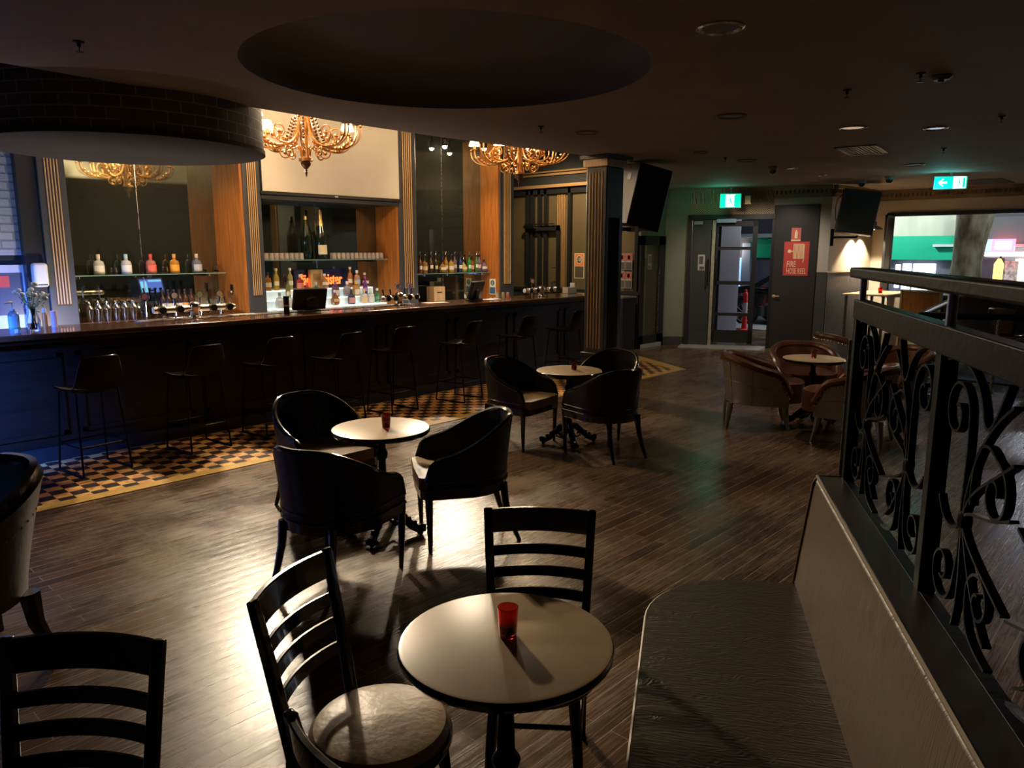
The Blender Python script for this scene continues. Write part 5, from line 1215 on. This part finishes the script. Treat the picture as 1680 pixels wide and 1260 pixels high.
o = obj('pull_handle', MB().tube([(.52, -.0, 1.18), (.52, -.05, 1.18), (.52, -.05, 1.68), (.52, 0, 1.68)], .012, 8), M_iron, d4); o['kind'] = 'structure'
def on23(s, off): 
    e = Vector((cos(R(d23)), sin(R(d23)))); return (P2[0] + e.x * s + e.y * off, P2[1] + e.y * s - e.x * off)
poster('torn_notice', 'torn pale leaflets taped to the dark left entrance door', (*on23(.24, .04), 1.62), d23, .13, .30, [(-.7, -.2, .5, .8, M_gr), (-.5, -.9, .8, -.5, M_gr)])
poster('licence_poster', 'red and white licence notice stuck on the purple reveal beyond the entrance glass', (14.6, 7.92, 1.56), -90, .13, .78, [(-.9, .5, .9, .95, M_red), (-.9, -.1, .9, .1, M_gr), (-.9, -.6, .9, -.2, M_rosy)])

# ================================================================== THE STREET OUTSIDE
struct('ground_street', MB().box(16.2, -14, -.12, 60, 40, -.06), mat('wet asphalt', (.12, .13, .14), .35, var=.2, scale=3))
struct('ground_pavement', MB().box(13.5, 5.3, -.06, 18.2, 12, -.005).box(16.1, -14, -.1, 18.2, 40, -.01), mat('pale pavement', (.32, .32, .30), .6, var=.15, scale=4))
struct('wall_reveal', MB().box(14.62, 7.70, 0, 15.5, 8.6, 3.2), mat('mauve render', (.33, .28, .33), .7))
struct('wall_reveal_outer', MB().box(14.1, 5.25, 0, 16.1, 5.6, 3.2), M_greypaint)
struct('ceiling_awning', MB().box(14.0, 5.3, 3.05, 18.2, 16, 3.15).box(16.1, -10, 2.75, 17.2, 5.3, 2.8), mat('dark awning', (.05, .05, .06), .6))
b = thing('shop_building', 'row of shops across the street with a green fascia and lit windows', 'building', (30, 6, 0))
def sb(nm, x0, y0, z0, x1, y1, z1, m): return unparented(b, obj(nm, MB().box(x0, y0, z0, x1, y1, z1), m, b))
sb('wall', 30.2, -20, -.1, 30.6, 30, 7, mat('shop wall slate', (.09, .09, .11), .6))
sb('rendered_wall', 30.0, 6.75, 2.36, 30.2, 12.6, 5.0, mat('lichen render', (.50, .53, .38), .7, var=.2, scale=1.5, stretch=(1, 1, .3)))
sb('green_fascia', 29.85, 6.55, 1.52, 30.0, 12.4, 2.36, mat('green fascia board', (.0, .42, .22), .5))
sb('grey_canopy', 29.7, -8, 2.05, 30.2, 6.75, 2.95, mat('grey canopy', (.13, .15, .15), .6))
sb('canopy_edge', 29.6, -8, 1.98, 30.2, 7.5, 2.06, mat('canopy edge white', (.6, .62, .62), .5))
sb('lit_window', 29.95, 7.45, .45, 30.1, 8.15, 1.38, mat('cool lit window', (.9, .95, 1), .5, emit=(.75, .87, 1), estr=2.2))
sb('lit_window', 29.95, 8.25, .45, 30.1, 8.5, 1.38, MATS['cool lit window'])
sb('lit_window', 29.95, 8.62, .5, 30.1, 8.74, 1.35, MATS['cool lit window'])
sb('strip_light', 29.9, 2.0, 1.66, 30.1, 5.95, 1.80, mat('strip light', (1, 1, 1), .5, emit=(1, .93, .85), estr=5))
sb('lit_window', 29.95, 2.4, .0, 30.15, 5.05, 1.58, mat('warm shop window', (1, .85, .6), .5, emit=(1, .80, .52), estr=1.5))
sb('window_graphic', 29.93, 4.95, .0, 29.95, 5.35, 1.5, mat('window graphic', (.5, .46, .42), .6, var=.7, scale=8))
sb('window_bars', 29.9, 4.35, .0, 29.95, 4.42, 1.55, M_blackpaint); sb('window_bars', 29.9, 3.5, .0, 29.95, 3.55, 1.55, M_blackpaint)
sb('dark_doorway', 29.9, 5.35, -.1, 30.0, 6.4, 1.6, mat('doorway', (.06, .05, .07), .6))
t = thing('lit_shop_sign', 'small glowing red shop sign on the far building, right of the tree', 'sign', (29.45, 5.35, 2.02)); 
obj('lightbox', MB().box(-.1, -.32, -.20, .1, .32, .20), mat('red lightbox', (1, .1, .15), .5, emit=(1, .10, .16), estr=3.5), t); obj('glow_panel', MB().box(-.11, -.24, -.13, -.1, .22, .12), mat('pink light panel', (1, .6, .7), .5, emit=(1, .55, .65), estr=7), t); obj('bracket', MB().box(.1, -.04, -.04, .76, .04, .04), M_iron, t); obj('side_panel', MB().box(-.1, .32, -.20, .1, .52, .20), mat('pale cyan panel', (.5, .7, .72), .5, emit=(.5, .7, .72), estr=.4), t)
t = thing('yellow_banner', 'glowing yellow vertical sign beside the tree trunk', 'sign', (28, 5.15, 1.18)); obj('panel', MB().tube([(0, 0, -.38), (0, 0, -.3), (0, 0, .25), (0, 0, .42)], [.08, .13, .13, .04], 10), mat('yellow glow', (1, .8, .1), .5, emit=(1, .75, .08), estr=2.5), t); obj('pole', MB().cyl((0.15, 0, -1.3), (.15, 0, .5), .03, 8), M_iron, t)
t = thing('cafe_front', 'bluish lit shop front with a hanging lantern seen through the entrance door', 'building', (25, 12, 0))
for nm, bx_, m in (('wall', (25.2, 8.5, 0, 25.6, 20, 6), MATS['shop wall slate']), ('blue_window', (25.1, 12.3, .55, 25.2, 12.95, 1.6), mat('blue poster window', (.3, .55, .75), .5, var=.6, scale=5, emit=(.25, .45, .65), estr=.8)), ('pale_pillar', (24.9, 12.0, 0, 25.2, 12.3, 2.1), mat('pale blue pillar', (.42, .48, .62), .5)),
                   ('hanging_lantern', (24.6, 12.45, 1.62, 24.8, 12.85, 2.15), mat('lantern glow', (1, .9, .8), .5, emit=(1, .86, .72), estr=4)), ('green_fascia', (24.95, 10.4, 1.60, 25.2, 12.0, 2.25), MATS['green fascia board']), ('canopy', (24.4, 8.5, 2.28, 25.2, 13.6, 2.4), MATS['canopy edge white']), ('shutter', (25.1, 10.4, .3, 25.2, 12.0, 1.58), mat('slate shutter', (.13, .12, .16), .5))):
    unparented(t, obj(nm, MB().box(*bx_), m, t))
# tree trunk on the pavement
t = thing('street_tree', 'thick mottled plane tree trunk on the pavement outside the window', 'tree', (18.0, 3.86, -.02))
rng = random.Random(5); rows = []
for k in range(22):
    z_ = k * .2; r0 = .30 + .06 * max(0, 1.6 - z_) + .03 * sin(z_ * 3)
    rows.append([((r0 * (1 + .07 * sin(3 * a + z_ * 1.7) + .04 * sin(7 * a - z_ * 3))) * cos(a) , (r0 * (1 + .07 * sin(3 * a + z_ * 1.7) + .04 * sin(7 * a - z_ * 3))) * sin(a) - .035 * z_ + .06, z_) for a in [2 * pi * i / 28 for i in range(28)]])
mt = mat('plane tree bark', (.36, .33, .24), .85, bump=1., scale=6)
nt, N, L, bb = nodes(mt); tcn = N('ShaderNodeTexCoord'); mpn = N('ShaderNodeMapping'); mpn.inputs['Scale'].default_value = (1, 1, .45); L(tcn.outputs['Object'], mpn.inputs[0])
vn = N('ShaderNodeTexNoise'); vn.inputs['Scale'].default_value = 5; vn.inputs['Detail'].default_value = 8; L(mpn.outputs[0], vn.inputs['Vector'])
rp = N('ShaderNodeValToRGB'); rp.color_ramp.elements[0].position = .35; rp.color_ramp.elements[0].color = (.12, .08, .04, 1); rp.color_ramp.elements[1].position = .65; rp.color_ramp.elements[1].color = (.42, .38, .26, 1)
e_ = rp.color_ramp.elements.new(.5); e_.color = (.24, .22, .13, 1); L(vn.outputs[0], rp.inputs[0]); L(rp.outputs[0], bb.inputs['Base Color'])
obj('trunk', MB().grid(rows, True), mt, t, smooth=180)
obj('root_flare', MB().lathe([(.62, 0), (.5, .05), (.40, .2), (.36, .4)], 20), mt, t)
# parked dark car
t = thing('parked_car', 'dark parked car seen through the entrance glass', 'car', (19.3, 7.6, -.06), 90)
M_car = mat('black car paint', (.015, .018, .02), .15, coat=1)
prof = [(-2.1, .30), (-2.15, .62), (-2.0, .80), (-1.35, .92), (-.75, 1.33), (.55, 1.38), (1.25, .98), (2.0, .88), (2.15, .62), (2.12, .30)]
body = MB(); n = len(prof)
yw = lambda z_: .86 if z_ < .95 else .66
body.add([(x, -yw(z_), z_) for x, z_ in prof] + [(x, yw(z_), z_) for x, z_ in prof], [(i, (i + 1) % n, (i + 1) % n + n, i + n) for i in range(n)] + [tuple(range(n)), tuple(reversed(range(n, 2 * n)))])
obj('body', body, M_car, t, bevel=.05, seg=3)
obj('side_window', MB().prism([(-1.15, .97), (-.68, 1.27), (.48, 1.31), (1.02, .99)], -.80, .80), mat('car window', (.06, .07, .08), .05, coat=1), t).rotation_euler = (R(90), 0, 0)
obj('chrome_line', MB().tube([(-1.2, .84, .95), (1.1, .84, .96)], .012, 6).tube([(-2.0, .87, .5), (2.0, .87, .5)], .010, 6).tube([(-.72, .68, 1.33), (.5, .68, 1.38)], .014, 6), M_chrome, t)
for x in (-1.3, 1.35):
    for sy in (-1, 1):
        w_ = obj('wheel', MB().tube([(x, sy * .70, .32), (x, sy * .885, .32)], [.32, .32], 28), M_rub, t)
        rim_ = MB().tube([(x, sy * .886, .32), (x, sy * .892, .32)], [.06, .06], 12)
        for k_ in range(10): a = k_ * pi / 5; rim_.tube([(x + .05 * cos(a), sy * .890, .32 + .05 * sin(a)), (x + .23 * cos(a), sy * .890, .32 + .23 * sin(a))], .013, 5)
        rim_.tube([(x + .235 * cos(a), sy * .888, .32 + .235 * sin(a)) for a in [2 * pi * i / 24 for i in range(24)]], .015, 6, closed=True)
        obj('rim', rim_, M_chrome, w_)
for z_ in (.62, .70): obj('headlamp', MB().box(-2.17, .35, z_ - .03, -2.1, .8, z_ + .03), M_chrome, t)
# bollard with striped tape
def bollard(x, y, label):
    t = thing('traffic_bollard', label, 'bollard', (x, y, -.01), 0, 'red and white bollards')
    obj('post', MB().lathe([(.14, 0), (.14, .03), (.06, .05), (.055, .40)], 18), M_red if False else mat('safety red', (.85, .04, .03), .5), t)
    obj('white_band', MB().lathe([(.056, .40), (.055, .66)], 18), M_white, t); obj('top', MB().lathe([(.056, .66), (.05, .88), (.03, .90), (.03, .96), (0, .97)], 18), MATS['safety red'], t); return t
bollard(16.6, 8.05, 'red and white traffic bollard standing outside the entrance'); bollard(17.4, 8.98, 'second bollard half hidden beside the mauve reveal outside the entrance')
t = thing('barrier_tape', 'red and white striped barrier tape strung between the bollards', 'tape', (0, 0, 0)); 
for k_ in range(8):
    p = Vector((16.6, 8.05, .85)).lerp(Vector((17.4, 8.98, .72)), k_ / 8); q = Vector((16.6, 8.05, .85)).lerp(Vector((17.4, 8.98, .72)), (k_ + 1) / 8)
    obj('stripe', MB().tube([p, q], .003, w=.07, up=(0, 0, 1)), MATS['safety red'] if k_ % 2 == 0 else M_white, t)

# ================================================================== RAISED AREA BEHIND THE SCREEN
# high tables, timber chairs and steel rails by the street window
def high_table(x, y, w, d_, h, label):
    t = thing('high_table', label, 'table', (x, y, 0), 0, 'high tables by the window')
    obj('tabletop', MB().box(-w / 2, -d_ / 2, h - .03, w / 2, d_ / 2, h), M_palewood, t, bevel=.004)
    for sx in (-1, 1):
        for sy in (-1, 1): obj('leg', MB().box(sx * (w / 2 - .06) - .02, sy * (d_ / 2 - .06) - .02, 0, sx * (w / 2 - .06) + .02, sy * (d_ / 2 - .06) + .02, h - .03), M_blackpaint, t)
high_table(14.9, 4.62, 1.5, .75, 1.08, 'high pale timber table against the grooved wainscot under the barn lamps')
t = thing('bench_partition', 'honey timber bench back standing by the street window', 'bench', (13.9, 3.62, 0), -8)
obj('back_panel', MB().box(-.02, -.30, .35, .02, .30, 1.16), M_orangewood, t, bevel=.015); obj('frame', MB().box(-.03, -.33, .0, .03, -.30, 1.19).box(-.03, .30, 0, .03, .33, 1.19).box(-.03, -.33, 1.16, .03, .33, 1.19), M_palewood, t); obj('seat', MB().box(-.45, -.30, .70, -.02, .30, .74), M_palewood, t)
t = thing('bench_partition', 'narrow honey timber panel farther right behind the middle railing post', 'bench', (13.9, 1.80, 0), -8)
obj('back_panel', MB().box(-.02, -.14, .5, .02, .14, 1.10), M_orangewood, t, bevel=.01); obj('frame', MB().box(-.03, -.17, 0, .03, -.14, 1.12).box(-.03, .14, 0, .03, .17, 1.12), M_palewood, t)
t = thing('red_table_cup', 'small red cup on the high pale table', 'candle', (14.65, 4.5, 1.08)); obj('glass', MB().lathe([(0, 0), (.035, 0), (.04, .10), (.037, .1), (.03, .01), (0, .01)], 16), M_redglass, t); obj('wax', MB().lathe([(0, .011), (.028, .012), (.03, .04), (0, .04)], 12), M_wax, t)
t = thing('handrail', 'blue grey steel handrail turning a sharp corner behind the scroll screen', 'railing', (0, 0, 0))
A_ = (11.05, 2.86); Bq = (14.8, 3.35); Cq = (12.2, .2)
obj('top_rail', MB().tube([(*Bq, 1.0), (*A_, 1.0), (*Cq, 1.0)], .045, 10), M_iron, t); obj('inner_rail', MB().tube([(*Bq, .72), (*A_, .72), (*Cq, .72)], .022, 8), M_steel, t)
for k_ in range(4):
    for q in (Bq, Cq):
        s = k_ / 3.2; x, y = A_[0] + (q[0] - A_[0]) * s, A_[1] + (q[1] - A_[1]) * s
        if k_ or q is Bq: obj('post', MB().cyl((x, y, 0), (x, y, 1.0), .022, 10), M_steel if k_ % 2 else M_iron, t)
for i, (x, y, rz_) in enumerate(((12.6, 1.6, 20), (12.9, .7, 40), (14.6, 2.4, -30))):
    t = thing('dark_armchair', ('dark chair back low behind the steel handrail', 'dark chair at the right edge beyond the handrail', 'dark chair beside the street window beyond the handrail')[i], 'chair', (x, y, 0), rz_)
    obj('seat', MB().box(-.25, -.25, .42, .25, .25, .50), M_blackwood, t, bevel=.02); obj('backrest', MB().box(-.27, -.25, .50, -.22, .25, .92), M_blackwood, t, bevel=.02)
    for sx in (-1, 1):
        for sy in (-1, 1): obj('leg', MB().cyl((sx * .22, sy * .22, 0), (sx * .2, sy * .2, .42), .02, 8), M_blackwood, t)
struct('trim_30', MB().box(12.2, -4, 0, 15.9, 4.2, .02), mat('dark carpet', (.02, .025, .035), .9))
t = thing('wall_counter', 'dark counter with a pale front edge below the street window', 'counter', (15.75, 1.0, 0)); obj('top', MB().box(-.28, -3.5, 1.0, .2, 3.1, 1.04), M_blackpaint, t); obj('front', MB().box(-.1, -3.4, 0, .2, 3.0, 1.0), M_blackpaint, t)
